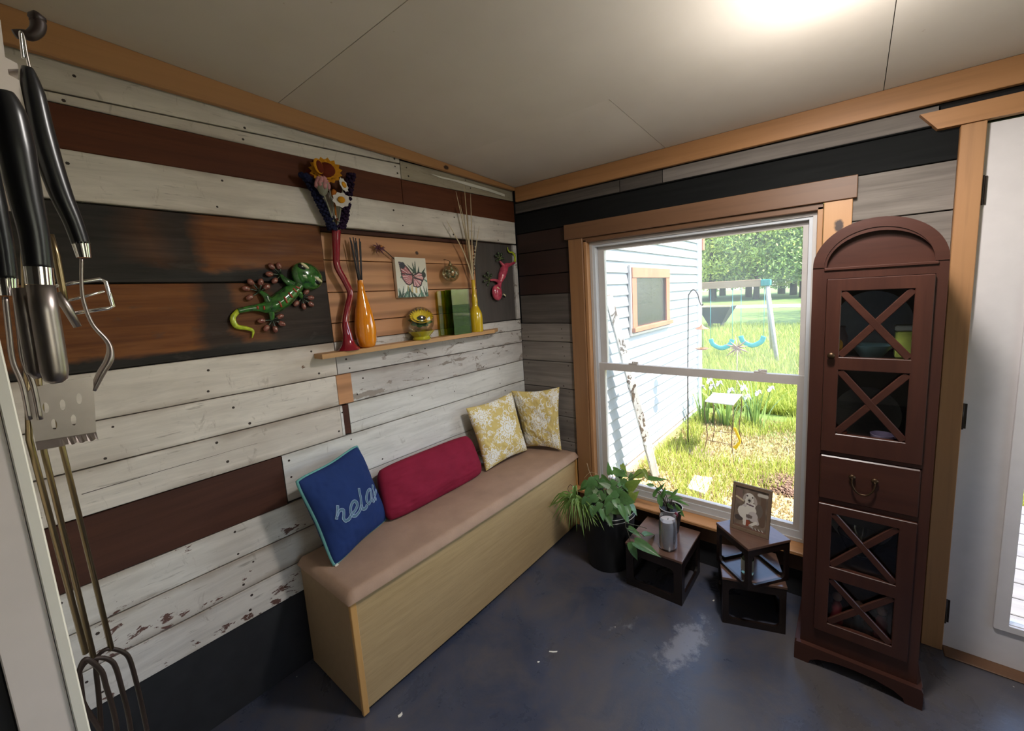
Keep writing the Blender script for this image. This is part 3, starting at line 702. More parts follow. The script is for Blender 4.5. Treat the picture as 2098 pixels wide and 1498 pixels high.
def damask(u, v_, shift=0.0):
    """white flower and leaf print on yellow, as a colour per point"""
    yel = np.array((0.60, 0.46, 0.16)); wht = np.array((0.80, 0.79, 0.75))
    m = np.zeros_like(u)
    def flower(cx, cy, rad, k, rot):
        x, y = u-cx, v_-cy; r = np.hypot(x, y); th = np.arctan2(y, x)+rot
        edge = rad*(.62+.38*np.abs(np.cos(th*k/2)))
        a = (r < edge) & ~((np.abs(np.sin(th*k/2)) < .16) & (r > rad*.25)) & ~((r > rad*.52) & (r < rad*.585)) & ~((r > rad*.26) & (r < rad*.32))
        b = (r < rad*.14); return a | b
    def leaf(cx, cy, L, wd, ang, vein=True):
        c, s = math.cos(ang), math.sin(ang); x = (u-cx)*c+(v_-cy)*s; y = -(u-cx)*s+(v_-cy)*c + .35*((u-cx)*c+(v_-cy)*s)**2/L
        t = np.clip((x+L)/(2*L), 0, 1); w_ = wd*np.sqrt(np.clip(4*t*(1-t), 0, 1))*(.75+.25*np.cos(t*3))
        a = (np.abs(y) < w_) & (np.abs(x) < L)
        if vein: a &= ~((np.abs(y) < .010) & (t > .1) & (t < .85)) & ~((np.abs(y) > w_*.55) & (np.sin(x*95) > .55))
        return a
    def dots(cx, cy, rad, n_, r0, a0, a1):
        a = np.zeros_like(u, bool)
        for k in range(n_):
            t = a0+(a1-a0)*k/(n_-1); a |= np.hypot((u-cx-rad*math.cos(t))*1.0, v_-cy-rad*math.sin(t)) < r0
        return a
    B = np.zeros_like(u, bool)
    rr = random.Random(3)
    for cx, cy, rad in ((.14+shift, .06, .36), (-.70+shift, .62, .26), (-.72, -.62, .27), (.82+shift, -.66, .25), (.80, .72, .24), (.05, -.95, .2), (.02, .98, .22)):
        B |= flower(cx, cy, rad, 9, cx*3)
        n_ = 12
        for k in range(n_):
            a = 2*math.pi*k/n_+cx
            if k % 2 == 0: B |= leaf(cx+rad*1.32*math.cos(a), cy+rad*1.32*math.sin(a), rad*.34, rad*.15, a+.9)
        B |= dots(cx, cy, rad*1.12, 26, .016, 0, 2*math.pi)
    for k in range(84):
        cx, cy, a = rr.uniform(-1, 1), rr.uniform(-1, 1), rr.uniform(0, 6.28)
        B |= leaf(cx, cy, rr.uniform(.06, .12), rr.uniform(.025, .045), a)
    for k in range(52):
        cx, cy = rr.uniform(-1, 1), rr.uniform(-1, 1); a0 = rr.uniform(0, 6.28); rad = rr.uniform(.07, .13)
        r = np.hypot(u-cx, v_-cy); th = (np.arctan2(v_-cy, u-cx)-a0) % 6.283
        B |= (np.abs(r-rad*(1-.12*th)) < .013) & (th < 3.9)
    m = B.astype(float)[:, None]
    return yel*(1-m)+wht*m
M['damask'] = vcol('yellow_damask_cloth', .85, .25, 500)
M['blue_cloth'] = fabric('navy_cloth', (0.014, 0.031, 0.118), .85, 380, bstr=.4)
M['teal_piping'] = fabric('teal_piping_cloth', (0.12, 0.30, 0.28), .8, 300)
M['crimson'] = fabric('crimson_cloth', (0.225, 0.013, 0.036), .85, 380, bstr=.4)
M['thread'] = fabric('pale_blue_thread', (0.30, 0.38, 0.52), .8, 300)
M['applique'] = fabric('slate_applique', (0.085, 0.150, 0.210), .9, 300)
pillow('lumbar_cushion', (.058, -1.180, .748), (.055, -.590, .744), (.128, -.560, .502), (.132, -1.196, .502), .074, M['crimson'],
       'long crimson lumbar cushion lying on the bench between the blue and yellow cushions', power=.34, pinch=.02, wrinkle=.009, seed=4, n=52, rnd=.17)
pillow('throw_cushion', (.070, -.612, 0.900), (.078, -.222, 0.910), (.150, -.185, 0.512), (.142, -.560, 0.512), .055, M['damask'],
       'yellow cushion with white floral print, tilted against the white board wall', group='yellow floral cushions', n=170, colour=lambda u, v_: damask(u, v_), seed=9, pinch=.10, wrinkle=.008, rnd=.05)
pillow('throw_cushion', (.045, -.196, 0.908), (.338, -.052, 0.930), (.352, -.085, 0.514), (.10, -.150, 0.514), .045, M['damask'],
       'yellow cushion with white floral print in the corner beside the window casing', group='yellow floral cushions', n=170, colour=lambda u, v_: damask(u, v_, -.1), seed=17, pinch=.11, wrinkle=.008, rnd=.05)
bcorn = [(.176, -1.558, .884), (.042, -1.234, .896), (.084, -1.150, .496), (.228, -1.482, .494)]
bl, BP = pillow('throw_cushion', *bcorn, .066, M['blue_cloth'], 'navy blue cushion with teal piping and the stitched word relax', n=60, seed=2, pinch=.10, wrinkle=.007, rnd=.14)
# piping round the seam
bm = bmesh.new(); ring = []
g = [-1+2*k/40 for k in range(41)]
ring = [BP(x, -1, 1) for x in g]+[BP(1, x, 1) for x in g[1:]]+[BP(-x, 1, 1) for x in g[1:]]+[BP(-1, -x, 1) for x in g[1:]]
add_tube(bm, ring, .0055, 8); fin(bm, 'piping', M['teal_piping'], bl)
bm = bmesh.new(); c = BP(-1, -1, 1); add_box(bm, c.x-.001, c.x+.012, c.y-.001, c.y+.012, c.z-.002, c.z+.001, 0); fin(bm, 'care_tag', M['jamb_white'], bl)
# stitched lettering: pen strokes traced on the cushion face
def relax_strokes():
    o, s = (650, 960), .1001
    raw = [[(335, 775), (332, 880), (328, 980), (325, 1065)], [(330, 1000), (365, 900), (410, 862), (448, 880), (452, 960), (458, 1040), (500, 1090), (555, 1060), (585, 1000), (610, 950), (680, 870), (715, 770), (680, 690), (625, 700), (585, 790), (580, 890), (615, 975), (680, 985), (745, 930), (785, 850), (795, 760)],
           [(758, 420), (765, 520), (785, 640), (800, 760), (835, 845), (885, 825), (915, 760)],
           [(1010, 430), (950, 470), (918, 560), (918, 670), (955, 735), (1000, 690), (1030, 590), (1020, 470), (1010, 420)], [(1012, 420), (1040, 540), (1055, 640), (1085, 685), (1125, 650), (1150, 590)],
           [(1105, 330), (1112, 420), (1130, 520), (1160, 610), (1185, 625)], [(1205, 420), (1180, 470), (1150, 560), (1120, 640), (1098, 680)]]
    TL, TR, BR, BL = map(Vector, bcorn); nr = (TR-TL).cross(BL-TL).normalized()
    if nr.dot(CAM_POS-TL) < 0: nr = -nr
    cen = (TL+TR+BR+BL)/4 + nr*.040
    ex = ((TR+BR)-(TL+BL))/4; ey = ((TL+TR)-(BL+BR))/4
    A = np.array([[ex.dot(ex), ex.dot(ey)], [ex.dot(ey), ey.dot(ey)]]); out = []
    for st in raw:
        uv = []
        for p in crop(o, s, st):
            r = ray(*p); t = (cen-CAM_POS).dot(nr)/r.dot(nr); q = CAM_POS+r*t-cen
            uv.append(np.linalg.solve(A, [q.dot(ex), q.dot(ey)]))
        out.append([Vector((a, b, 0)) for a, b in uv])
    return out
bmA = bmesh.new(); bmT = bmesh.new()
for st in relax_strokes():
    pth = smooth_path(st, 8); hw = .030; pth = [p for p in pth if abs(p.x) < .985]
    Ls, Rs = [], []
    for i, p in enumerate(pth):
        d = (pth[min(i+1, len(pth)-1)]-pth[max(i-1, 0)]); d = d.normalized() if d.length else Vector((1, 0, 0)); nn = Vector((-d.y, d.x, 0))
        def S(q, lift):
            a = BP(max(-.99, min(.99, q.x)), max(-.99, min(.99, q.y)), 1); b = BP(max(-.99, min(.99, q.x)), max(-.99, min(.99, q.y)), -1)
            return a + (a-b).normalized()*lift
        Ls.append(S(p+nn*hw, .0016)); Rs.append(S(p-nn*hw, .0016))
    va = [(bmA.verts.new(a), bmA.verts.new(b)) for a, b in zip(Ls, Rs)]
    for q0, q1 in zip(va[:-1], va[1:]): bmA.faces.new((q0[0], q0[1], q1[1], q1[0]))
    loop = Ls+Rs[::-1]+[Ls[0]]
    # running stitches
    acc = 0; seg = [loop[0]]
    for a, b in zip(loop[:-1], loop[1:]):
        acc += (b-a).length; seg.append(b)
        if acc > .0055:
            if len(seg) > 1: add_tube(bmT, seg, .0011, 5)
            acc = 0; seg = [b]
fin(bmA, 'lettering', M['applique'], bl, norm=False); fin(bmT, 'stitching', M['thread'], bl)

# ================================================================== WALL SHELF
ST = 1.316
bm = bmesh.new(); add_plate(bm, [(.0005, -1.352), (.072, -1.352), (.072, -.335), (.0005, -.228)], [], lambda u, v_, t: (u, v_, t), ST-.020, ST)
sh = fin(bm, 'wall_shelf', wood('shelf_pine', (0.42, 0.22, 0.085), (0.52, 0.29, 0.12), rough=.5, grain=12, axis='y', bstr=.1), None)
tag(sh, 'narrow pale pine shelf plank fixed to the board wall above the bench', 'shelf')
SX = .038   # items stand on the shelf's middle line
M['red_glass'] = plain('red_glazed_glass', (0.22, 0.006, 0.018), .07, var=.03, Coat_Weight=1.0)
M['orange_glass'] = plain('orange_glazed_glass', (0.74, 0.235, 0.008), .08, var=.06, Coat_Weight=1.0)
M['yellow_glass'] = plain('yellow_glazed_glass', (0.62, 0.40, 0.012), .09, var=.05, Coat_Weight=1.0)
def vase_profile(pts, th=.003):
    """outer profile up, then inner wall down"""
    return [(0, pts[0][1])]+pts+[(max(r-th, .002), z) for r, z in pts[::-1][:max(2, len(pts)//2)]]
# red wavy vase: centre line from the photograph, on the shelf plane
ctr = [(-1.221, 1.317), (-1.224, 1.383), (-1.226, 1.44), (-1.207, 1.507), (-1.190, 1.561), (-1.207, 1.613), (-1.233, 1.676), (-1.230, 1.739), (-1.219, 1.826)]
pth = smooth_path([(SX+.008, y, z) for y, z in ctr], 8)
rad = lerp_list([.022, .0185, .0125, .0128, .0128, .0128, .0135, .0145, .0185], len(pth))
bm = bmesh.new(); add_tube(bm, pth[7:], rad[7:], 22, caps=True)
add_lathe(bm, [(0, 0), (.044, 0), (.0455, .003), (.042, .008), (.034, .015), (.027, .026), (.0225, .042), (.0195, .060), (.0186, .070)], (SX+.008, -1.2235, ST), 36)
o = auto_smooth(fin(bm, 'bud_vase', M['red_glass'], None, at=(SX, -1.2215, ST)), 60)
tag(o, 'tall wavy red glass vase on a flared foot, holding crochet flowers', 'vase')
# orange bottle vase
prof = [(.026, 0), (.034, .006), (.042, .03), (.046, .075), (.044, .11), (.036, .16), (.025, .21), (.0155, .255), (.0125, .285), (.0125, .302)]
o = lathe('bottle_vase', vase_profile(prof), (SX, -1.134, ST), M['orange_glass'], None, 40); tag(o, 'orange glass bottle vase with dark reed sticks in its neck', 'vase')
M['reed'] = plain('dark_reed', (0.055, 0.050, 0.052), .8)
for k in range(9):
    a = R.uniform(0, 6.28); t = (k-4)/4
    p0 = Vector((SX+.006*math.cos(a), -1.134+.005*t, ST+.27)); p1 = Vector((SX+.012*math.cos(a), -1.134-.002+.025*t, ST+.478+R.uniform(-.012, .01)))
    bm = bmesh.new(); add_tube(bm, [p0, p1], .0025, 6); o = fin(bm, 'reed_stick', M['reed'], None)
    tag(o, ('leftmost', 'second from left', 'third from left', 'fourth from left', 'middle', 'fourth from right', 'third from right', 'second from right', 'rightmost')[k]+' dark reed stick in the orange bottle vase', 'reed', 'diffuser reeds in the orange vase')
# sunflower globe in a yellow glass bowl
gx, gy = .040, -.842
M['clear_glass'] = thin_glass('clear_glass', (0.93, 0.95, 0.90), .22)
M['yellow_clear'] = plain('yellow_art_glass', (0.62, 0.56, 0.03), .12, var=.2, Transmission_Weight=.35, Coat_Weight=1.0)
M['petal_y'] = plain('sunflower_petal', (0.85, 0.62, 0.03), .6); M['flower_green'] = plain('sepal_green', (0.05, 0.12, 0.035), .6); M['seed_brown'] = plain('seed_brown', (0.035, 0.018, 0.01), .7)
glo = empty('glass_globe', (gx, gy, ST), 'clear glass globe with a sunflower inside, on a yellow glass base', 'ornament')
lathe('base', [(0, 0), (.044, 0), (.047, .006), (.040, .016), (.050, .024), (.068, .044), (.063, .045), (.046, .028), (.03, .020), (0, .018)], (gx+.006, gy, ST+.0005), M['yellow_clear'], glo, 30)
bm = bmesh.new(); add_ball(bm, (gx+.006, gy, ST+.096), (.062, .074, .072), 4); fin(bm, 'globe', M['clear_glass'], glo, smooth=True)
fl_rot = Euler((math.radians(18), math.radians(32), math.radians(0))).to_matrix()
def flower_head(parent, c, rot, r, n_, m_pet, m_cen, cen=.38, name='petals', cup=.2, width=.34, layers=1):
    bm = bmesh.new()
    for L in range(layers):
        for k in range(n_):
            a = 2*math.pi*(k+L*.5)/n_; rr_ = r*(1-.22*L); d = Vector((math.cos(a), math.sin(a), 0)); sd = Vector((-d.y, d.x, 0))
            pts = [(.18, .4), (.5, 1.0), (.8, .85), (1.0, .0)]
            rows = []
            for t, wv in pts:
                z = cup*rr_*t*t+L*.12*r
                rows.append([bm.verts.new(Vector(c)+rot @ (d*rr_*t+sd*rr_*width*.5*wv*sgn+Vector((0, 0, z+(.02*r if sgn == 0 else 0))))) for sgn in (-1, 0, 1)])
            for q0, q1 in zip(rows[:-1], rows[1:]):
                for i in range(2): bm.faces.new((q0[i], q0[i+1], q1[i+1], q1[i])).smooth = True
    o1 = fin(bm, name, m_pet, parent, norm=False)
    bm = bmesh.new(); add_ball(bm, Vector(c)+rot @ Vector((0, 0, r*.12)), (r*cen, r*cen, r*cen*.55), 2, rot=rot); o2 = fin(bm, 'flower_centre', m_cen, parent)
    return o1, o2
flower_head(glo, (gx+.010, gy+.006, ST+.100), fl_rot, .060, 22, M['petal_y'], M['seed_brown'], .40, cup=.45, layers=2)
flower_head(glo, (gx+.006, gy+.002, ST+.092), fl_rot, .063, 9, M['flower_green'], M['flower_green'], .5, name='sepals', width=.5)
# green rectangular vase (a yellowish pane edge to its left)
M['green_glass'] = thin_glass('green_glass', (0.42, 0.56, 0.13), .08)
gv = empty('square_vase', (SX, -.575, ST), 'flat rectangular dark green glass vase on the shelf', 'vase')
bm = bmesh.new()
y0, y1, x0, x1, t = -.640, -.512, .012, .064, .005
add_plate(bm, [(x0, y0), (x1, y0), (x1, y1), (x0, y1)], [[(x0+t, y0+t), (x1-t, y0+t), (x1-t, y1-t), (x0+t, y1-t)]], lambda u, v_, tt: (u, v_, tt), ST+.0005, ST+.248)
fin(bm, 'body', M['green_glass'], gv)
box('base', x0+t+.0005, x1-t-.0005, y0+t+.0005, y1-t-.0005, ST+.0005, ST+.016, M['green_glass'], gv, .001)
box('pale_pane', .016, .021, -.700, -.645, ST+.0005, ST+.244, thin_glass('olive_glass', (0.58, 0.55, 0.10), .08), gv, .001)
# yellow bottle with dried grass
prof = [(.040, 0), (.043, .004), (.0425, .09), (.040, .11), (.028, .135), (.019, .152), (.0185, .165), (.0205, .18), (.0175, .2), (.0130, .225), (.0115, .25), (.0115, .296), (.013, .300)]
prof = [(r*.92, z) for r, z in prof]
o = lathe('glass_bottle', vase_profile(prof), (.042, -.452, ST), M['yellow_glass'], None, 36); tag(o, 'yellow glass bottle holding tall dried grass stems', 'bottle')
M['straw'] = plain('dried_grass', (0.50, 0.39, 0.24), .8)
bt = Vector((.042, -.452, ST+.29))
for (px, py), lab in zip(((934, 392), (951, 378), (964, 396), (915, 452), (982, 463), (943, 420), (957, 440)), ('tall dried grass stem left of the tallest', 'tallest dried grass stem', 'tall dried grass stem right of the tallest', 'dried grass stem leaning furthest left', 'dried grass stem leaning furthest right', 'shorter inner dried grass stem on the left', 'shorter inner dried grass stem on the right')):
    e = onX(px, py, .060+R.uniform(-.015, .015)); md = (bt+e)/2+Vector((R.uniform(-.006, .006), (e.y-bt.y)*-.12, 0))
    bm = bmesh.new(); add_tube(bm, smooth_path([bt+Vector((R.uniform(-.004, .004), R.uniform(-.004, .004), -.05)), bt, md, e], 5), lerp_list([.0044, .0050, .0042, .0014], 16), 6, flat=(1, .6))
    o = fin(bm, 'grass_stem', M['straw'], None); tag(o, lab+' in the yellow bottle', 'dried stem', 'dried grass in the yellow bottle')
bm = bmesh.new(); p0 = bt; p1 = onX(973, 506, .06); add_tube(bm, [p0, p1], .002, 5)
for k in range(16):
    t = k/15; c = p0.lerp(p1, .25+.75*t)+Vector((R.uniform(-.004, .004), R.uniform(-.006, .006), 0)); add_ball(bm, c, .0036, 1, 1 if k % 2 else 0)
o = fin(bm, 'pussy_willow_twig', [plain('dark_twig', (0.04, 0.022, 0.014), .8), plain('pale_bud', (0.6, 0.55, 0.48), .8)], None); tag(o, 'dark twig with pale buds in the yellow bottle', 'twig')

# ------------------------------------------------------------------ crochet flowers in the red vase
vt = Vector((SX+.008, -1.219, 1.815))
def yarn(name, c): return fabric(name, c, .95, 160, var=.25, bstr=.8)
M['yarn_gold'] = yarn('gold_yarn', (0.62, 0.27, 0.018)); M['yarn_rust'] = yarn('rust_yarn', (0.13, 0.022, 0.010)); M['yarn_pink'] = yarn('pink_yarn', (0.52, 0.24, 0.24)); M['yarn_white'] = yarn('white_yarn', (0.68, 0.64, 0.58))
M['yarn_navy'] = yarn('navy_yarn', (0.012, 0.014, 0.04)); M['yarn_purple'] = yarn('dark_purple_yarn', (0.022, 0.010, 0.03)); M['yarn_stem'] = yarn('grey_green_yarn', (0.24, 0.23, 0.17)); M['yarn_orange'] = yarn('orange_yarn', (0.45, 0.14, 0.02))
O4, S4 = (610, 310), 140/1104
def fpx(a, b, x): return onX(*crop(O4, S4, [(a, b)])[0], x)
def stem(parent, top, m='yarn_stem', r=.0035):
    bm = bmesh.new(); add_tube(bm, smooth_path([vt+Vector((0, 0, -.05)), vt, vt.lerp(top, .5)+Vector((.004, 0, 0)), top], 5), r, 6); return fin(bm, 'stem', M[m], parent)
face = Matrix.Rotation(math.radians(90), 3, 'Y')   # flower axis towards +x
# sunflower
c = fpx(455, 330, .065); root = empty('crochet_flower', c, 'gold crochet sunflower with rust centre, highest in the red vase', 'crochet flower')
fr = Euler((0, math.radians(70), math.radians(-25))).to_matrix()
flower_head(root, c, fr, .062, 15, M['yarn_gold'], M['yarn_rust'], .60, width=.42, cup=.15, layers=2); stem(root, c)
c2 = fpx(335, 240, .085); bm = bmesh.new(); add_ball(bm, c2, (.006, .018, .030), 3, rot=Matrix.Rotation(.2, 3, 'X')); fin(bm, 'folded_petal', M['yarn_gold'], root, smooth=True)
bm = bmesh.new(); add_ball(bm, c2+Vector((.004, .003, -.002)), (.005, .013, .024), 3, rot=Matrix.Rotation(.2, 3, 'X')); fin(bm, 'folded_petal', M['yarn_rust'], root, smooth=True)
# rust flower behind
c = fpx(240, 380, .045); root = empty('crochet_flower', c, 'dark rust red crochet bloom behind the pink rosebud', 'crochet flower')
flower_head(root, c, Euler((0, math.radians(60), math.radians(-30))).to_matrix(), .030, 8, M['yarn_rust'], M['yarn_rust'], .5, width=.7); stem(root, c)
# pink rosebud
c = fpx(395, 545, .09); root = empty('crochet_flower', c, 'pink crochet rosebud in a pale green cup', 'crochet flower')
bm = bmesh.new()
for k in range(26):
    t = k/25; a = t*6.28*3.2; rr_ = .025*(1-.5*t); add_ball(bm, c+Vector((rr_*math.cos(a)*.8, rr_*math.sin(a), .028*t-.006)), (.009, .009, .015), 1)
fin(bm, 'petals', M['yarn_pink'], root, smooth=True)
lathe('cup', [(.004, -.042), (.013, -.034), (.021, -.014), (.025, .004), (.023, .004), (.0, -.026)], c, M['yarn_stem'], root, 16); stem(root, c+Vector((0, 0, -.028)))
# daisies
for (a, b, rr_, lab) in ((735, 545, .031, 'white crochet daisy turned towards the window, the higher of two'), (705, 790, .035, 'white crochet daisy with yellow centre facing the room, the lower of two')):
    c = fpx(a, b, .085); root = empty('crochet_flower', c, lab, 'crochet flower', 'white crochet daisies')
    rot = Euler((0, math.radians(78), math.radians(30 if b < 600 else -25))).to_matrix()
    flower_head(root, c, rot, rr_, 9, M['yarn_white'], M['yarn_gold'], .42, width=.62, cup=.1); stem(root, c)
# small orange bud and white bloom close to the rim
c = fpx(585, 690, .06); root = empty('crochet_flower', c, 'small orange crochet bud between rosebud and daisies', 'crochet flower')
bm = bmesh.new(); add_ball(bm, c, (.012, .013, .020), 2); fin(bm, 'petals', M['yarn_orange'], root, smooth=True); stem(root, c, 'yarn_orange')
c = fpx(640, 1110, .06); root = empty('crochet_flower', c, 'small white and brown crochet bloom just above the vase rim', 'crochet flower')
flower_head(root, c, Euler((0, math.radians(60), .3)).to_matrix(), .018, 5, M['yarn_white'], M['yarn_rust'], .4, width=.8, cup=.6); stem(root, c)
# lavender spikes
for pts, m, lab in (([(565, 1260), (480, 1050), (330, 750), (200, 500), (95, 380)], 'yarn_navy', 'long navy crochet lavender spike leaning left out of the red vase'),
                    ([(700, 1230), (750, 1050), (810, 700), (865, 370)], 'yarn_purple', 'dark purple crochet lavender spike leaning right out of the red vase')):
    P_ = smooth_path([fpx(a, b, .055) for a, b in pts], 8); root = empty('crochet_flower', P_[0], lab, 'crochet flower', 'crochet lavender spikes')
    bm = bmesh.new(); add_tube(bm, P_, .007, 7)
    for i, p in enumerate(P_):
        for k in range(5):
            a = k*1.256+i*.7; add_ball(bm, p+Vector((math.cos(a)*.011, math.sin(a)*.014, R.uniform(-.005, .005))), (.0075, .0085, .0075), 1)
    fin(bm, 'florets', M[m], root, smooth=True); tube('stem', [vt+Vector((0, 0, -.05)), vt, P_[0]], .003, M['yarn_stem'], root, 6)

# ------------------------------------------------------------------ butterfly picture
def bfly(u, v_):
    """u right 0..1, v up 0..1"""
    c = np.empty((len(u), 3)); c[:] = (0.60, 0.55, 0.46)
    bl_ = np.clip(1-v_*1.6, 0, 1)[:, None]; c = c*(1-bl_)+np.array((0.58, 0.62, 0.56))*bl_
    def blade(x0, y0, x1, y1, w_, col):
        d, t = dist_seg(u, v_*1.29, x0, y0*1.29, x1, y1*1.29); m = d < w_*(1-t)**.7; c[m] = col
    g1, g2, yl = (0.035, 0.065, 0.045), (0.10, 0.19, 0.14), (0.55, 0.42, 0.2)
    rr = random.Random(5)
    for k in range(9): blade(.25+.07*k, .12, .3+.06*k, rr.uniform(.3, .42), .03, yl if k % 2 else (.75, .74, .68))
    for k in range(26): x = rr.uniform(.02, .98); blade(x, -.02, x+rr.uniform(-.16, .16), rr.uniform(.12, .34), .030, g1 if k % 3 else g2)
    for a in ((.62, .62, .64, .94), (.6, .62, .54, .9), (.6, .62, .36, .84), (.72, .62, .76, .8), (.86, .62, .98, .76)): blade(*a, .035, g1)
    for a in ((.98, .4, .86, .48), (.15, .5, .2, .58)): blade(*a, .03, g2)
    def wing(poly, fill, k):
        P_ = np.array(poly); n_ = len(P_); inside = np.zeros(len(u), bool); j = n_-1
        for i in range(n_):
            xi, yi, xj, yj = *P_[i], *P_[j]
            cr = ((yi > v_) != (yj > v_)) & (u < (xj-xi)*(v_-yi)/(yj-yi+1e-9)+xi); inside ^= cr; j = i
        dm = np.full(len(u), 9.0)
        for i in range(n_): dm = np.minimum(dm, dist_seg(u, v_, *P_[i-1], *P_[i])[0])
        th = np.arctan2(v_-.52, u-.53); r = np.hypot(u-.53, v_-.52)
        c[inside] = fill
        ve = inside & (np.sin(th*k) > .72) & (r > .08); c[ve] = (0.16, 0.05, 0.07)
        hl = inside & (np.sin(th*k+1.6) > .86) & (r > .12); c[hl] = (0.78, 0.62, 0.60)
        c[(dm < .016)] = (0.045, 0.022, 0.03)
        return inside
    wing([(.12, .88), (.24, .86), (.38, .74), (.52, .58), (.5, .5), (.2, .56), (.16, .66)], (0.42, 0.13, 0.14), 26)
    wing([(.16, .6), (.5, .57), (.53, .5), (.48, .36), (.4, .31), (.3, .34), (.2, .46)], (0.50, 0.19, 0.20), 30)
    wing([(.54, .55), (.72, .63), (.86, .6), (.9, .5), (.84, .4), (.6, .5)], (0.60, 0.30, 0.29), 18)
    wing([(.53, .5), (.82, .42), (.78, .3), (.66, .25), (.52, .28)], (0.56, 0.26, 0.28), 14)
    tip = (np.hypot((u-.22)*1.0, v_-.80) < .085) & (u < .36); c[tip] = (0.03, 0.03, 0.045)
    tip = np.hypot(u-.90, (v_-.57)*.9) < .07; c[tip] = (0.03, 0.035, 0.03)
    d, t = dist_seg(u, v_, .54, .62, .5, .36); c[d < .018] = (0.05, 0.03, 0.02)
    return c
def print_grid(name, P00, P10, P11, P01, fn, mat, parent, nu, nv, lift=0):
    """flat printed sheet; fn(u,v)->rgb"""
    P00, P10, P11, P01 = map(Vector, (P00, P10, P11, P01)); verts = []; uv = []
    for j in range(nv+1):
        for i in range(nu+1):
            a, b = i/nu, j/nv; verts.append((P00*(1-a)+P10*a)*(1-b)+(P01*(1-a)+P11*a)*b); uv.append((a, b))
    fs = [(j*(nu+1)+i, j*(nu+1)+i+1, (j+1)*(nu+1)+i+1, (j+1)*(nu+1)+i) for j in range(nv) for i in range(nu)]
    me = bpy.data.meshes.new(name); me.from_pydata(verts, [], fs); uv = np.array(uv); set_colors(me, fn(uv[:, 0], uv[:, 1]))
    return put(name, me, mat, parent)
M['print'] = vcol('painted_print', .55); M['photo'] = vcol('photo_print', .25)
bp = empty('butterfly_painting', (0, -.845, 1.534), 'small canvas painting of a pink butterfly hung above the shelf', 'painting')
box('canvas', .0, .020, -.937, -.757, 1.533, 1.729, M['jamb_white'], bp, .001)
print_grid('painted_face', (.0206, -.937, 1.533), (.0206, -.757, 1.533), (.0206, -.757, 1.729), (.0206, -.937, 1.729), bfly, M['print'], bp, 110, 130)
# ------------------------------------------------------------------ glass ball ornament on the wall
gb = empty('glass_ornament', (.03, -.615, 1.605), 'round pale glass ball ornament hanging on the pine boards', 'ornament')
bm = bmesh.new(); add_ball(bm, (.045, -.615, 1.652), .046, 4); fin(bm, 'ball', thin_glass('smoky_glass', (0.82, 0.82, 0.70), .12), gb, smooth=True)
bm = bmesh.new(); add_lathe(bm, [(.010, 1.693), (.011, 1.700), (.006, 1.706), (.004, 1.716), (0, 1.717)], (.045, -.615, 0), 14); fin(bm, 'cap', plain('dull_brass', (.3, .24, .13), .4, .8), gb)
bm = bmesh.new()
for k in range(30):
    d = Vector((R.gauss(0, 1), R.gauss(0, 1), R.gauss(0, 1))).normalized(); add_ball(bm, Vector((.045, -.615, 1.652))+d*.036*R.uniform(.5, 1), (.004, .008, .006), 1, k % 2)
fin(bm, 'filling', [plain('shell_chip', (.45, .40, .30), .6), plain('moss_chip', (.16, .17, .09), .8)], gb, smooth=True)
tube('hanger', [(.045, -.615, 1.716), (.012, -.615, 1.728), (-.003, -.615, 1.730)], .0014, M['nail'], gb, 6)
# ------------------------------------------------------------------ dried flower pick beside the picture
dp = empty('dried_flower', (.02, -1.0, 1.77), 'dried purple flower on a dark stem tucked behind the butterfly painting', 'dried flower')
tube('stem', [(.016, -.935, 1.718), (.020, -.965, 1.742), (.022, -1.0, 1.768)], .0022, plain('dark_stem', (.03, .02, .015), .8), dp, 6)
bm = bmesh.new()
for k in range(16):
    a = k*2.4; L = R.uniform(.012, .04); d = Vector((R.uniform(.1, .6), math.cos(a), math.sin(a)*.8)).normalized(); c = Vector((.022, -1.018, 1.768))
    add_tube(bm, [c, c+d*L*.6+Vector((0, 0, .002)), c+d*L], [.003, .0035, .0005], 5, flat=(1, .3))
fin(bm, 'petals', plain('faded_purple', (.11, .03, .05), .7), dp); bm = bmesh.new(); add_ball(bm, (.026, -1.004, 1.775), .007, 1); add_ball(bm, (.026, -.994, 1.772), .005, 1); fin(bm, 'buds', plain('faded_orange', (.4, .16, .04), .7), dp)

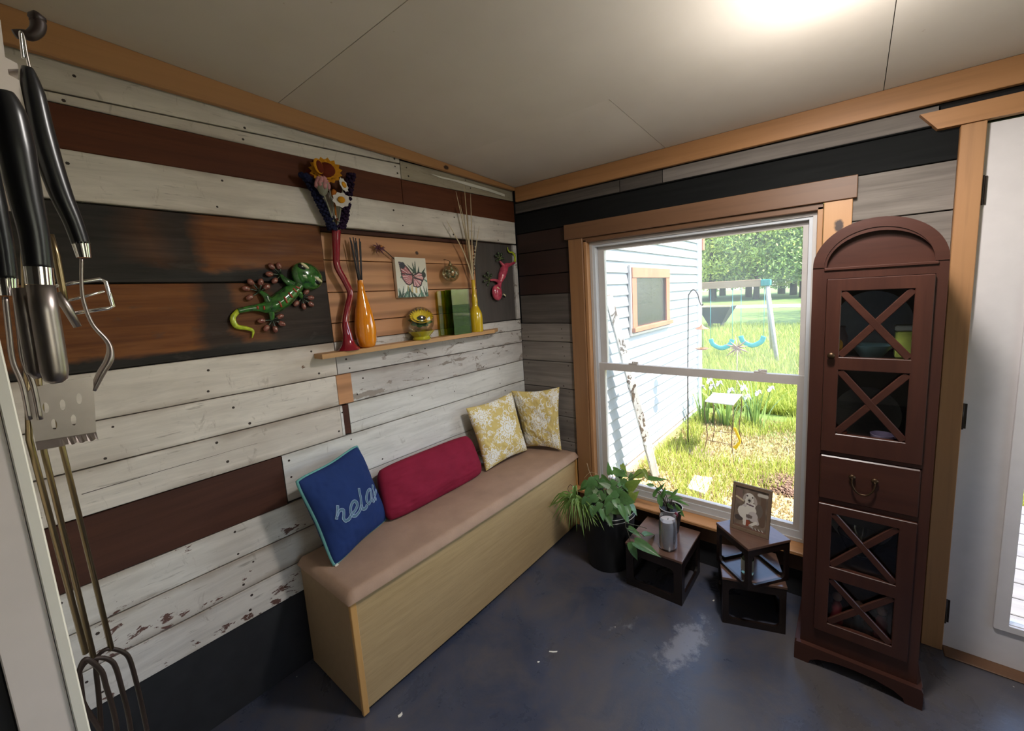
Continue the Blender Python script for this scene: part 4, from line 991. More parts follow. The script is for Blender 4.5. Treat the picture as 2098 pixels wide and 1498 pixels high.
# ================================================================== GECKOS
def gecko(label, name_px, cols, xbase, head, eyes, spine, srad, tail, feet, toes, stripes, toecol, scale=1.0):
    """everything from photo points on a plane just off the wall"""
    root = empty('gecko_ornament', onX(*spine[len(spine)//2], .0), label, 'ornament', 'glazed metal geckos on the wall')
    bodyM, tailM = cols
    bm = bmesh.new()
    pts = smooth_path([onX(px, py, xbase+.008) for px, py in spine], 6); rad = lerp_list(srad, len(pts))
    add_tube(bm, pts, rad, 16)
    hc, hr, hrot = head; c = onX(*hc, xbase+.016); add_ball(bm, c, hr, 3, rot=hrot)
    for (f, chain) in feet:
        q = smooth_path([onX(px, py, xbase+dx) for px, py, dx in chain], 4); add_tube(bm, q, lerp_list([.017*scale, .011*scale, .007*scale], len(q)), 10)
    o = fin(bm, 'body', bodyM, root, smooth=True)
    for f in o.data.polygons: pass
    q = smooth_path([onX(px, py, xbase+.004) for px, py in tail], 5)
    bm = bmesh.new(); add_tube(bm, q, lerp_list([.0085*scale, .0095*scale, .0085*scale, .0065*scale, .001], len(q)), 12); fin(bm, 'tail_tip', tailM, root, smooth=True)
    for (px, py, rr_, an) in eyes:
        e = onX(px, py, xbase+.034*scale); rot = Matrix.Rotation(an, 3, 'X')
        bm = bmesh.new(); add_ball(bm, e, (.008*scale, .021*scale, .011*scale), 2, 0, rot); ey = fin(bm, 'eye', M['gecko_eye'], root, smooth=True)
        bm = bmesh.new(); add_ball(bm, e+rot @ Vector((.0060*scale, .001, .009*scale)), (.006*scale, .0185*scale, .0062*scale), 2, 0, rot); fin(bm, 'eyelid', M['eyelid'], ey, smooth=True)
    for (cx, cy), tl in toes:
        base = onX(cx, cy, xbase+.002); bm = bmesh.new()
        add_ball(bm, base, .007*scale, 2)
        for (tx, ty) in tl:
            t = onX(tx, ty, xbase+.004); add_tube(bm, [base, base.lerp(t, .6)+Vector((.006, 0, 0)), t], [.0035*scale, .0028*scale, .0045*scale], 6)
        ft = fin(bm, 'foot', toecol[0], root, smooth=True)
        for (tx, ty) in tl:
            t = onX(tx, ty, xbase+.006); d = (t-base).normalized(); rot = Vector((0, 0, 1)).rotation_difference(d).to_matrix()
            bm = bmesh.new(); add_ball(bm, t, (.0095*scale, .0105*scale, .0150*scale), 2, 0, rot); fin(bm, 'toe_pad', toecol[1], ft, smooth=True)
    if stripes:
        for (ax, ay, bx_, by_) in stripes:
            a, b = onX(ax, ay, xbase), onX(bx_, by_, xbase); m_ = (a+b)/2
            i = min(range(len(pts)), key=lambda k: (Vector((0, pts[k].y-m_.y, pts[k].z-m_.z))).length); pc, pr = pts[i], rad[i]
            line = []
            for k in range(9):
                p = a.lerp(b, k/8); d = Vector((0, p.y-pc.y, p.z-pc.z)).length; line.append(Vector((pc.x+math.sqrt(max(0, pr*pr-d*d))+.0003, p.y, p.z)))
            bm = bmesh.new(); add_tube(bm, line, [.0010]+[.0036]*7+[.0010], 6); fin(bm, 'stripe', M['gecko_stripe'], root, smooth=True)
    return root
def glaze(name, c1, c2, sc=40):
    s = NT(name); v = s.coords(rnd=False); f = s.noise(v, sc, 4, .6)
    return s.bsdf(s.ramp(f, [(.35, c1), (.62, c2)]), .12, 0, s.noise(v, 130, 2), .12, .001, Coat_Weight=1.0)
M['gecko_green'] = glaze('green_glaze', (0.010, 0.045, 0.012), (0.040, 0.170, 0.025)); M['gecko_lime'] = glaze('lime_glaze', (0.30, 0.40, 0.01), (0.50, 0.58, 0.03), 90)
M['gecko_toe'] = glaze('brown_glaze', (0.13, 0.038, 0.028), (0.25, 0.085, 0.06)); M['gecko_dark'] = glaze('dark_green_glaze', (0.006, 0.012, 0.008), (0.02, 0.045, 0.018))
M['gecko_pink'] = glaze('pink_glaze', (0.36, 0.035, 0.075), (0.55, 0.075, 0.12)); M['gecko_stripe'] = plain('red_stripe', (0.30, 0.045, 0.015), .3)
M['gecko_eye'] = plain('black_eye', (0.006, 0.007, 0.006), .1); M['eyelid'] = plain('cream_eyelid', (0.66, 0.60, 0.36), .35)
O, S = (420, 460), .2002
g = lambda *p: crop(O, S, p)
gecko('large green gecko wall ornament with red stripes and curled lime tail', None, (M['gecko_green'], M['gecko_lime']), .008,
      (g((1045, 530))[0], (.028, .062, .052), Matrix.Rotation(math.radians(-38), 3, 'X')),
      [(*g((1000, 440))[0], 1, math.radians(-38)), (*g((1138, 580))[0], 1, math.radians(-38))],
      g((1040, 540), (960, 620), (880, 690), (790, 770), (700, 830), (620, 850), (540, 852), (450, 862), (340, 885)), [.020, .021, .030, .034, .031, .023, .0145, .0115, .0095],
      g((345, 880), (285, 955), (320, 1040), (420, 1062), (490, 1090), (482, 1162)),
      [('f', [(*p, d) for p, d in zip(g((900, 620), (830, 575), (775, 520)), (.01, .016, .004))]), ('f', [(*p, d) for p, d in zip(g((660, 800), (620, 730), (565, 690)), (.01, .014, .004))]),
       ('f', [(*p, d) for p, d in zip(g((920, 690), (965, 700), (985, 750)), (.01, .014, .004))]), ('f', [(*p, d) for p, d in zip(g((660, 850), (680, 910), (685, 975)), (.01, .014, .004))])],
      [(g((775, 515))[0], g((680, 430), (755, 425), (660, 508), (715, 575))), (g((560, 685))[0], g((468, 590), (570, 590), (420, 655), (632, 640), (460, 745))),
       (g((985, 752))[0], g((1035, 690), (1080, 750), (1082, 815), (1010, 838), (935, 808))), (g((685, 975))[0], g((578, 985), (628, 1060), (718, 1072), (785, 1015), (768, 942)))],
      [(*p, *q) for p, q in (g((715, 790), (745, 850)), g((765, 740), (800, 810)), g((810, 700), (855, 755)), g((860, 655), (900, 700)), g((515, 835), (520, 870)), g((575, 835), (580, 875)), g((890, 640), (935, 660)))],
      (M['gecko_dark'], M['gecko_toe']))
O, S = (960, 480), 120/1124
gecko('small pink gecko wall ornament with green feet beside the corner', None, (M['gecko_pink'], M['gecko_lime']), .006,
      (g((548, 1120))[0], (.022, .042, .050), Matrix.Rotation(math.radians(10), 3, 'X')),
      [(*g((552, 1055))[0], 1, math.radians(-35)), (*g((672, 1185))[0], 1, math.radians(-35))],
      g((560, 1080), (600, 920), (640, 800), (680, 680), (720, 610), (800, 580), (880, 545)), [.020, .014, .026, .027, .020, .011, .008],
      g((880, 545), (895, 470), (880, 400), (840, 350), (790, 345), (755, 300), (752, 245)),
      [('f', [(*p, d) for p, d in zip(g((590, 920), (510, 880), (410, 880)), (.01, .016, .006))]), ('f', [(*p, d) for p, d in zip(g((700, 620), (650, 575), (600, 520)), (.01, .014, .006))])],
      [(g((395, 870))[0], g((310, 800), (370, 750), (430, 790), (310, 900), (370, 970))), (g((600, 480))[0], g((530, 420), (570, 370), (630, 385), (550, 500), (660, 470)))],
      None, (plain('moss_green_glaze', (0.10, 0.14, 0.035), .2, Coat_Weight=1.0), plain('dark_moss_glaze', (0.03, 0.05, 0.02), .2, Coat_Weight=1.0)), .8)

# ================================================================== TALL CABINET
M['mahogany'] = wood('mahogany_stain', (0.034, 0.0100, 0.0062), (0.060, 0.0195, 0.0115), (0.028, 0.0085, 0.0056), rough=.38, grain=22, stretch=.06, axis='z', bstr=.08)
M['mahogany_h'] = wood('mahogany_stain_rail', (0.034, 0.0100, 0.0062), (0.060, 0.0195, 0.0115), (0.028, 0.0085, 0.0056), rough=.38, grain=22, stretch=.06, axis='x', bstr=.08)
M['cab_inside'] = plain('dark_cabinet_inside', (0.020, 0.010, 0.008), .7)
M['cab_glass'] = thin_glass('cabinet_glass', refl=.05)
M['old_brass'] = plain('dark_brass', (0.06, 0.035, 0.018), .4, .8)
CF, CB = -.36, -.072; CX0, CX1 = 1.682, 2.032; CM = (CX0+CX1)/2
cab = empty('curio_cabinet', (CM, (CF+CB)/2, 0), 'tall narrow mahogany cabinet with arched top and crossed glass doors', 'cabinet')
def arch(x0, x1, z0, zs, za, n=28, k=1.0):
    c = (x0+x1)/2; a = (x1-x0)/2; b = za-zs
    return [(x0, z0), (x1, z0)] + [(c+a*math.cos(math.pi*i/n), zs+b*math.sin(math.pi*i/n)) for i in range(n+1)]
FY = lambda u, v_, t: (u, t, v_)
DX0, DX1 = 1.724, 2.004                                     # door and drawer openings
UD = (.886, 1.512); DRW = (.700, .872); LD = (.155, .684)
lun = [(1.722, 1.551), (2.001, 1.551)] + [(1.8615+.1395*math.cos(math.pi*i/24), 1.553+.108*math.sin(math.pi*i/24)) for i in range(25)]
rect = lambda x0, x1, z0, z1: [(x0, z0), (x1, z0), (x1, z1), (x0, z1)]
bm = bmesh.new(); add_plate(bm, arch(CX0, CX1, .075, 1.556, 1.700), [lun, rect(DX0, DX1, *UD), rect(DX0, DX1, *DRW), rect(DX0, DX1, *LD)], FY, CF, CF+.018)
fin(bm, 'front_frame', M['mahogany'], cab)
bm = bmesh.new(); add_plate(bm, [(CM+(CX1-CX0)/2*math.cos(math.pi*i/32), 1.552+.152*math.sin(math.pi*i/32)) for i in range(33)]+[(CM-(CX1-CX0-.066)/2*math.cos(math.pi*i/32), 1.552+.121*math.sin(math.pi*i/32)) for i in range(33)], [], FY, CF-.003, CF-.0003)
fin(bm, 'arch_moulding', M['mahogany_h'], cab)
bm = bmesh.new(); add_plate(bm, arch(CX0, CX1, .075, 1.556, 1.700), [arch(CX0+.014, CX1-.014, .089, 1.552, 1.686)], FY, CF+.0185, CB-.008)
fin(bm, 'case', M['mahogany'], cab)
bm = bmesh.new(); add_plate(bm, arch(CX0, CX1, .075, 1.556, 1.700), [], FY, CB-.0075, CB); fin(bm, 'back_panel', M['cab_inside'], cab)
bm = bmesh.new(); add_plate(bm, [(x, z) for x, z in lun], [], FY, CF+.012, CF+.0175)
bmesh.ops.scale(bm, vec=(1.02, 1, 1.02), verts=bm.verts, space=Matrix.Translation((-1.8615, 0, -1.58))); 
for v in bm.verts: v.co.y += .0065
fin(bm, 'lunette_panel', M['mahogany_h'], cab)
box('moulding', 1.716, 2.008, CF-.006, CF-.0005, 1.540, 1.550, M['mahogany_h'], cab, .002)
for z in (1.215, .886-.02, .69, .415, .12): box('shelf', CX0+.0145, CX1-.0145, CF+.03, CB-.0085, z-.006, z+.006, M['cab_inside'], cab, 0)
def xdoor(z0, z1, panes):
    g_ = .0015
    bm = bmesh.new(); add_plate(bm, rect(DX0+g_, DX1-g_, z0+g_, z1-g_), [rect(1.768, 1.957, a, b) for a, b in panes], FY, CF-.012, CF+.008)
    d = fin(bm, 'door', M['mahogany'], cab); md = d.modifiers.new('b', 'BEVEL'); md.width = .002; md.segments = 1; md.limit_method = 'ANGLE'
    for a, b in panes:
        for (p, q) in (((1.768, a), (1.957, b)), ((1.768, b), (1.957, a))):
            dv = Vector((q[0]-p[0], 0, q[1]-p[1])); L = dv.length; an = math.atan2(dv.z, dv.x)
            bm = bmesh.new(); add_box(bm, -L/2+.004, L/2-.004, -.006, .004, -.0115, .0115, .002)
            bmesh.ops.transform(bm, matrix=Matrix.Translation(((p[0]+q[0])/2, CF-.003+(.0006 if q[1] > p[1] else 0), (p[1]+q[1])/2)) @ Matrix.Rotation(-an, 4, 'Y'), verts=bm.verts)
            fin(bm, 'cross_bar', M['mahogany_h'], d)
        box('pane', 1.764, 1.961, CF+.0085, CF+.0105, a-.004, b+.004, M['cab_glass'], d, 0)
    return d
ud = xdoor(UD[0], UD[1], [(.958, 1.192), (1.238, 1.468)])
ldr = xdoor(LD[0], LD[1], [(.198, .386), (.436, .650)])
bm = bmesh.new(); add_lathe(bm, [(0, 0), (.011, .0), (.012, .006), (.006, .010), (.005, .016)], (0, 0, 0), 16); bmesh.ops.transform(bm, matrix=Matrix.Translation((1.746, CF-.028, 1.243)) @ Matrix.Rotation(-math.pi/2, 4, 'X'), verts=bm.verts); fin(bm, 'knob', M['old_brass'], ud)
dw = box('drawer', DX0+.0015, DX1-.0015, CF-.010, CF+.016, DRW[0]+.0015, DRW[1]-.0015, M['mahogany_h'], cab, .004)
for x in (1.822, 1.885):
    bm = bmesh.new(); add_lathe(bm, [(0, 0), (.010, 0), (.011, .004), (.005, .007), (.004, .010)], (0, 0, 0), 14); bmesh.ops.transform(bm, matrix=Matrix.Translation((x, CF-.0205, .806)) @ Matrix.Rotation(-math.pi/2, 4, 'X'), verts=bm.verts); fin(bm, 'handle_mount', M['old_brass'], dw)
tube('bail_handle', smooth_path([(1.822, CF-.021, .804), (1.823, CF-.024, .78), (1.8375, CF-.026, .757), (1.8535, CF-.026, .752), (1.8695, CF-.026, .757), (1.884, CF-.024, .78), (1.885, CF-.021, .804)], 5), .003, M['old_brass'], dw, 8)
pl = [(1.664, 0), (1.712, 0), (1.718, .018), (1.745, .034), (1.80, .047), (CM, .050), (1.914, .047), (1.969, .034), (1.996, .018), (2.002, 0), (2.048, 0), (2.048, .066), (2.042, .078), (1.670, .078), (1.664, .066)]
bm = bmesh.new(); add_plate(bm, pl, [], FY, CF-.020, CF-.0005); fin(bm, 'plinth_front', M['mahogany_h'], cab)
box('plinth_side', 1.664, 1.6815, CF, CB, 0, .074, M['mahogany'], cab, .001); box('plinth_side', 2.0325, 2.048, CF, CB, 0, .074, M['mahogany'], cab, .001)
# things behind the cabinet glass
CY = -.2
def plate_upright(x, z, r, mat, label, y=-.12, group=None):
    bm = bmesh.new(); add_lathe(bm, [(0, 0), (r*.55, 0), (r*.62, .004), (r, .014), (r, .017), (r*.6, .008), (0, .006)], (0, 0, 0), 36)
    bmesh.ops.transform(bm, matrix=Matrix.Translation((x, y, z+r)) @ Matrix.Rotation(math.radians(80), 4, 'X'), verts=bm.verts)
    o = fin(bm, 'plate', mat, None); tag(o, label, 'plate', group); return auto_smooth(o)
M['blue_glaze'] = plain('slate_blue_glaze', (0.20, 0.28, 0.42), .3); M['teal_glaze'] = plain('teal_glaze', (0.14, 0.26, 0.30), .3)
plate_upright(1.862, 1.2215, .118, M['blue_glaze'], 'slate blue plate standing upright behind the top glass of the cabinet')
def pot_item(name, prof, c, mat, label, cat): 
    o = lathe(name, prof, c, mat, None, 24); tag(o, label, cat); return o
pot_item('bowl', [(0, 0), (.03, 0), (.034, .006), (.058, .042), (.060, .048), (.055, .046), (.03, .012), (0, .01)], (1.86, -.245, 1.2215), M['teal_glaze'], 'teal bowl in front of the blue plate in the cabinet', 'bowl')
o = empty('trinket_jar', (1.757, -.2, 1.2215), 'yellow and pink flowered jar at the left behind the top cabinet glass', 'jar')
lathe('body', [(0, 0), (.025, 0), (.033, .02), (.034, .07), (.024, .1), (.026, .11), (0, .11)], (1.757, -.2, 1.2215), plain('lilac_grey_glaze', (.15, .11, .14), .4), o, 20)
bm = bmesh.new(); add_ball(bm, (1.762, -.232, 1.262), (.016, .008, .024), 2); fin(bm, 'painted_flower', plain('marigold_glaze', (.8, .45, .05), .4), o, smooth=True)
o = empty('trinket_box', (1.95, -.22, 1.2215), 'lime green and white trinket box at the right behind the top cabinet glass', 'box')
box('body', 1.925, 1.985, -.25, -.19, 1.2215, 1.318, plain('lime_paint', (.55, .68, .14), .5), o, .006); box('lid', 1.922, 1.988, -.253, -.187, 1.3185, 1.338, plain('pale_paint', (.42, .48, .46), .5), o, .004)
pot_item('flowerpot', [(0, 0), (.024, 0), (.032, .045), (.034, .046), (.034, .058), (.028, .058), (.02, .01), (0, .01)], (1.768, -.24, .9645-.0925), plain('terracotta', (.30, .075, .035), .7), 'small terracotta pot on the middle cabinet shelf', 'pot')
o = empty('tea_cup', (1.905, -.235, .8725), 'lilac china cup on a saucer on the middle cabinet shelf', 'cup')
M['lilac'] = plain('lilac_china', (.55, .48, .72), .25)
lathe('saucer', [(0, 0), (.03, 0), (.052, .012), (.053, .014), (.03, .005), (0, .004)], (1.905, -.235, .8725), M['lilac'], o, 28)
lathe('cup', [(0, 0), (.018, 0), (.03, .03), (.036, .06), (.034, .06), (.028, .03), (0, .006)], (1.905, -.235, .8775), M['lilac'], o, 28)
tube('handle', smooth_path([(1.938, -.235, .93), (1.955, -.235, .925), (1.955, -.235, .905), (1.935, -.235, .90)], 5), .003, M['lilac'], o, 6)
plate_upright(1.86, .8725, .105, plain('charcoal_glaze', (.03, .032, .035), .3), 'charcoal plate standing behind the lilac cup in the cabinet')
pot_item('glass_bowl', [(0, 0), (.03, 0), (.035, .01), (.07, .09), (.066, .09), (.03, .015), (0, .012)], (1.855, -.21, .4215), solid_glass('dim_glass', (.8, .85, .85), .02), 'clear glass bowl behind the upper pane of the lower cabinet door', 'bowl')
plate_upright(1.86, .4215, .11, plain('grey_china', (.16, .16, .16), .3), 'grey china plate standing in the lower cabinet', y=-.105)
for (x, y, z, c, lab) in ((1.795, -.25, .1265, (.42, .07, .09), 'small pink figurine at the left in the bottom of the cabinet'), (1.935, -.25, .1265, (.30, .09, .12), 'small rose figurine at the right in the bottom of the cabinet'), (1.865, -.26, .1265, (.05, .08, .11), 'small dark blue figurine in the bottom of the cabinet')):
    o = empty('figurine', (x, y, z), lab, 'figurine'); mm = plain('figurine_glaze', c, .35)
    lathe('body', [(0, 0), (.022, 0), (.024, .01), (.016, .05), (.019, .075), (.010, .095), (0, .098)], (x, y, z), mm, o, 18)
    bm = bmesh.new(); add_ball(bm, (x, y, z+.113), .017, 2); fin(bm, 'head', plain('figurine_skin', (.5, .33, .3), .4), o, smooth=True)

# ================================================================== SMALL CUBE TABLES
M['espresso'] = wood('espresso_wood', (0.009, 0.005, 0.004), (0.015, 0.008, 0.0065), rough=.34, grain=18, bstr=.05)
M['espresso_top_sheen'] = wood('espresso_table_top_sheen', (0.095, 0.052, 0.038), (0.135, 0.075, 0.055), rough=.22, grain=18, stretch=.08, bstr=.04)  # lighter than the side wood: light reflected off the tops is in the colour
def cube_table(c, size, z0, h, rotz, label, leg=.040, rail=.036, apron=.045, tray=False):
    root = empty('cube_table', (c[0], c[1], z0), label, 'side table', 'dark wooden cube tables'); s2 = size/2
    Rm = Matrix.Translation((c[0], c[1], 0)) @ Matrix.Rotation(rotz, 4, 'Z')
    def T(p): return Rm @ Vector(p)
    th = .012
    for k in range(4):
        bm = bmesh.new(); Rk = Matrix.Rotation(k*math.pi/2, 3, 'Z')
        hw = s2-.0005 if k % 2 == 0 else s2-th-.001
        add_plate(bm, [(-hw, z0), (hw, z0), (hw, z0+h-.0125), (-hw, z0+h-.0125)], [round_rect(-s2+leg, s2-leg, z0+rail, z0+h-.0125-apron, .022, 6)], lambda u, v_, t: T(Rk @ Vector((u, t, v_))), -s2+.0005, -s2+th)
        fin(bm, 'side_frame', M['espresso'], root)
    bm = bmesh.new(); add_box(bm, -s2-.002, s2+.002, -s2-.002, s2+.002, z0+h-.012, z0+h, .0015); bmesh.ops.transform(bm, matrix=Rm, verts=bm.verts)
    o = fin(bm, 'table_top', M['espresso_top_sheen'], root)
    return root
T1 = cube_table((1.060, -.214), .288, 0, .232, 0, 'dark cube table beside the black plant pot, carrying the grey candle')
T2 = cube_table((1.4645, -.1945), .252, 0, .225, math.radians(18), 'dark cube table at the bottom of the stack beside the cabinet', leg=.026, rail=.028, apron=.034)
T3 = cube_table((1.478, -.236), .208, .2255, .190, math.radians(-85+45), 'smaller dark cube table stacked askew on another, carrying the dog photo', leg=.020, rail=.014, apron=.028)
Z1, Z2, Z3 = .2325, .2255, .416
M['jar_glass'] = thin_glass('jar_glass', (.93, .95, .97), .14)
# candle
cc = (1.112, -.284, Z1)
cn = empty('jar_candle', cc, 'grey candle in a clear glass jar on the low table', 'candle')
lathe('glass_jar', [(0, 0), (.040, 0), (.044, .005), (.0445, .130), (.041, .150), (.042, .166), (.040, .166), (.0385, .150), (.0425, .13), (.0420, .009), (0, .008)], cc, M['jar_glass'], cn, 36)
lathe('wax', [(0, .0095), (.0405, .0095), (.0412, .128), (.0375, .146), (0, .145)], cc, plain('grey_wax', (.40, .36, .355), .5, Subsurface_Weight=.1), cn, 32)
tube('wick', [(cc[0], cc[1], Z1+.143), (cc[0]+.002, cc[1], Z1+.156)], .0014, M['black_plastic'], cn, 6)
# jar inside the upper table
p = onZ(1512, 1176, Z2); jc = (1.468, -.268, Z2)
jr = empty('small_jar', jc, 'small pale green glass jar standing inside the stacked tables', 'jar')
lathe('glass', [(0, 0), (.024, 0), (.026, .004), (.026, .085), (.024, .09), (.0225, .09), (.024, .08), (.0235, .006), (0, .005)], jc, solid_glass('pale_green_glass', (.75, .85, .72), .03), jr, 26)
lathe('label_band', [(.0263, .02), (.0265, .021), (.0265, .07), (.0263, .071)], jc, plain('paper_label', (.42, .44, .38), .7), jr, 26)

# ------------------------------------------------------------------ framed photo of a dog
bl_, br_ = onZ(1495, 1079.5, Z3), onZ(1574, 1106.5, Z3); bl_.z = br_.z = Z3+.001
wd = (br_-bl_).normalized(); back = Vector((-wd.y, wd.x, 0)); back = back if back.y > 0 else -back
lean = math.radians(12); upv = Vector((0, 0, 1))*math.cos(lean)+back*math.sin(lean); nr = wd.cross(upv).normalized()
def hit(px, py):
    r = ray(px, py); t = (bl_-CAM_POS).dot(nr)/r.dot(nr); q = CAM_POS+r*t-bl_; return q.dot(wd), q.dot(upv)
fw = (br_-bl_).length; fh = (hit(1511, 988)[1]+hit(1588, 1009)[1])/2
pf = empty('photo_frame', (bl_+br_)/2, 'brown wooden photo frame with a picture of a white dog', 'photo frame')
FP = lambda u, v_, t: bl_+wd*u+upv*v_+nr*(-t if nr.dot(CAM_POS-bl_) > 0 else t)
bm = bmesh.new(); add_plate(bm, [(0, 0), (fw, 0), (fw, fh), (0, fh)], [[(.012, .014), (fw-.012, .014), (fw-.012, fh-.014), (.012, fh-.014)]], FP, 0, .012); fin(bm, 'frame', wood('walnut_frame', (.13, .085, .055), (.19, .125, .085), rough=.5, grain=20, axis='z'), pf)
bm = bmesh.new(); add_plate(bm, [(.0118, .0138), (fw-.0118, .0138), (fw-.0118, fh-.0138), (.0118, fh-.0138)], [], FP, .006, .0115); fin(bm, 'backing', M['espresso'], pf)
bm = bmesh.new(); a_ = bl_+wd*(fw/2)+upv*(fh*.62)+back*.014; b_ = a_+back*.05; b_.z = Z3+.001; sw = wd*.018
vv = [bm.verts.new(q) for q in (a_-sw, a_+sw, b_+sw, b_-sw)]; bm.faces.new(vv); e_ = bmesh.ops.extrude_face_region(bm, geom=list(bm.faces)); bmesh.ops.translate(bm, vec=back*.003, verts=[v for v in e_['geom'] if isinstance(v, bmesh.types.BMVert)]); fin(bm, 'easel_back', M['espresso'], pf)
def dogpic(u, v_):
    c = np.empty((len(u), 3)); c[:] = (.14, .10, .075); n_ = np.array([mnoise.noise((a*7, b*7, 2.2)) for a, b in zip(u, v_)]); c *= (1+.5*n_)[:, None]
    y = v_*1.28
    def ell(cx, cy, rx, ry, col, rot=0.0):
        cy *= 1.28; x_, y_ = u-cx, y-cy; cs, sn = math.cos(rot), math.sin(rot); a, b = x_*cs+y_*sn, -x_*sn+y_*cs; c[(a/rx)**2+(b/ry)**2 < 1] = col
    def lim(x0, y0, x1, y1, w0, w1, col):
        d, t = dist_seg(u, y, x0, y0*1.28, x1, y1*1.28); c[d < w0+(w1-w0)*t] = col
    wh, sh, dk = (.56, .52, .47), (.42, .37, .36), (.06, .045, .04)
    c[(u < .22) & (v_ > .62) & (v_ < .92)] = (.16, .10, .085); lim(.86, .95, .86, .2, .07, .09, (.10, .06, .04)); lim(.72, .9, .95, .9, .05, .05, (.42, .38, .33)); ell(.74, .5, .12, .22, (.11, .085, .07))
    lim(.03, .73, .26, .66, .03, .025, (.45, .36, .24)); ell(.16, .22, .14, .09, dk); lim(.05, .03, .95, .02, .03, .03, (.14, .07, .05)); ell(.42, .14, .1, .1, (.22, .05, .025))
    ell(.40, .42, .21, .26, sh); ell(.28, .38, .16, .2, wh, .5); ell(.50, .47, .17, .16, wh); ell(.58, .33, .15, .16, sh); ell(.46, .31, .12, .06, (.13, .10, .09))
    lim(.32, .36, .34, .10, .055, .045, wh); lim(.64, .3, .72, .2, .08, .06, sh); lim(.68, .2, .52, .1, .045, .04, wh); lim(.5, .1, .62, .05, .03, .02, (.35, .33, .3))
    for k in range(6): lim(.62+.05*k, .06, .66+.05*k, .03, .012, .01, (.4, .38, .36) if k % 2 else dk)
    lim(.36, .62, .58, .6, .06, .06, wh); lim(.37, .605, .57, .585, .022, .022, (.10, .055, .07))
    ell(.44, .75, .165, .17, wh); ell(.62, .72, .05, .13, (.33, .28, .25), .3); ell(.29, .76, .045, .12, (.33, .28, .25), -.3)
    ell(.37, .81, .028, .026, dk); ell(.53, .79, .026, .026, dk); ell(.45, .70, .075, .085, (.43, .39, .35)); ell(.44, .70, .042, .036, (.03, .022, .02)); lim(.44, .69, .44, .645, .012, .01, dk)
    return c
sg = -1 if nr.dot(CAM_POS-bl_) > 0 else 1
print_grid('photo', FP(.0125, .0145, .0055), FP(fw-.0125, .0145, .0055), FP(fw-.0125, fh-.0145, .0055), FP(.0125, fh-.0145, .0055), dogpic, M['photo'], pf, 90, 110)

# ================================================================== PLANTS
def leaf_mesh(name, heart=True):
    """unit leaf: length 1 along +x, half width 0.5 at its widest, slightly folded and curled"""
    prof = [(0, .0), (.02, .26), (.10, .44), (.24, .50), (.42, .46), (.62, .33), (.80, .17), (.93, .05), (1, 0)] if heart else [(0, .03), (.1, .2), (.3, .42), (.5, .5), (.7, .42), (.88, .2), (1, 0)]
    v = []; f = []
    for t, w_ in prof:
        z = -.16*t*t+.02; x = t - (.10 if heart and 0 < t < .08 else 0)*0
        for s_, k in ((-1, 1.0), (-.5, .5), (0, 0), (.5, .5), (1, 1.0)): v.append((x-(.07*k if heart and t < .12 and t > 0 else 0), s_*w_, z+abs(s_)*w_*.28-abs(s_)*abs(s_)*w_*.10))
    for i in range(len(prof)-1):
        for k in range(4): a = i*5+k; f.append((a, a+1, a+6, a+5))
    me = bpy.data.meshes.new(name); me.from_pydata(v, [], f)
    for p in me.polygons: p.use_smooth = True
    return me
def leaf_mat(name, c1, c2, sss=.0):
    s = NT(name); oi = s.n('ObjectInfo').outputs['Random']; f = s.noise(s.coords(), 7, 3)
    col = s.mix(oi, s.ramp(f, [(.3, c1), (.7, c2)]), tuple(x*1.3 for x in c2)); b = s.n('BsdfPrincipled', {'Base Color': col, 'Roughness': .38}); tr = s.n('BsdfTranslucent', {'Color': s.mix(.5, col, (.25, .4, .05, 1))})
    m = s.n('MixShader', {0: .28, 1: b.outputs[0], 2: tr.outputs[0]}); s.t.links.new(m.outputs[0], s.out.inputs['Surface']); return s.m
M['pothos'] = leaf_mat('pothos_leaf', (0.045, 0.115, 0.040), (0.095, 0.20, 0.075)); M['pothos_pale'] = leaf_mat('pale_pothos_leaf', (0.17, 0.24, 0.14), (0.26, 0.32, 0.20)); M['pothos_olive'] = leaf_mat('olive_pothos_leaf', (0.13, 0.17, 0.03), (0.20, 0.25, 0.055))
M['spider'] = leaf_mat('spider_leaf', (0.09, 0.17, 0.03), (0.20, 0.32, 0.09)); M['vine'] = plain('vine_stem', (.06, .06, .035), .7)
LEAF = {}
for k, m in (('g', 'pothos'), ('p', 'pothos_pale'), ('o', 'pothos_olive')):
    LEAF[k] = leaf_mesh('leaf'); LEAF[k].materials.append(M[m])
LEAF['n'] = leaf_mesh('leaf', False); LEAF['n'].materials.append(M['pothos'])
def add_leaf(parent, base, tip, width, kind='g', roll=0.0, face=None, name='leaf'):
    base, tip = Vector(base), Vector(tip); d = tip-base; L = d.length; x = d.normalized()
    to = (CAM_POS-base).normalized() if face is None else Vector(face)
    z = (to-x*to.dot(x)).normalized(); z = Matrix.Rotation(roll, 3, x) @ z; y = z.cross(x)
    o = bpy.data.objects.new(name, LEAF[kind]); COL.objects.link(o); pm = wloc(parent); o.parent = parent
    m3 = Matrix((x*L, y*width, z*L)).transposed(); o.matrix_basis = pm.inverted() @ (Matrix.Translation(base) @ m3.to_4x4()); return o
PC = (.750, -.228)
big = empty('potted_plant', (*PC, 0), 'large black pot of trailing heart-leaf pothos and spider plant on the floor', 'plant')
M['pale_rim'] = plain('pale_rim', (.45, .42, .40), .5)
M['pot_black'] = plain('black_pot', (0.006, 0.006, 0.0065), .55, var=.2)
lathe('pot', [(0, 0), (.118, 0), (.122, .006), (.146, .285), (.150, .287), (.151, .312), (.146, .314), (.141, .305), (.135, .25), (0, .25)], (*PC, 0), M['pot_black'], big, 48)
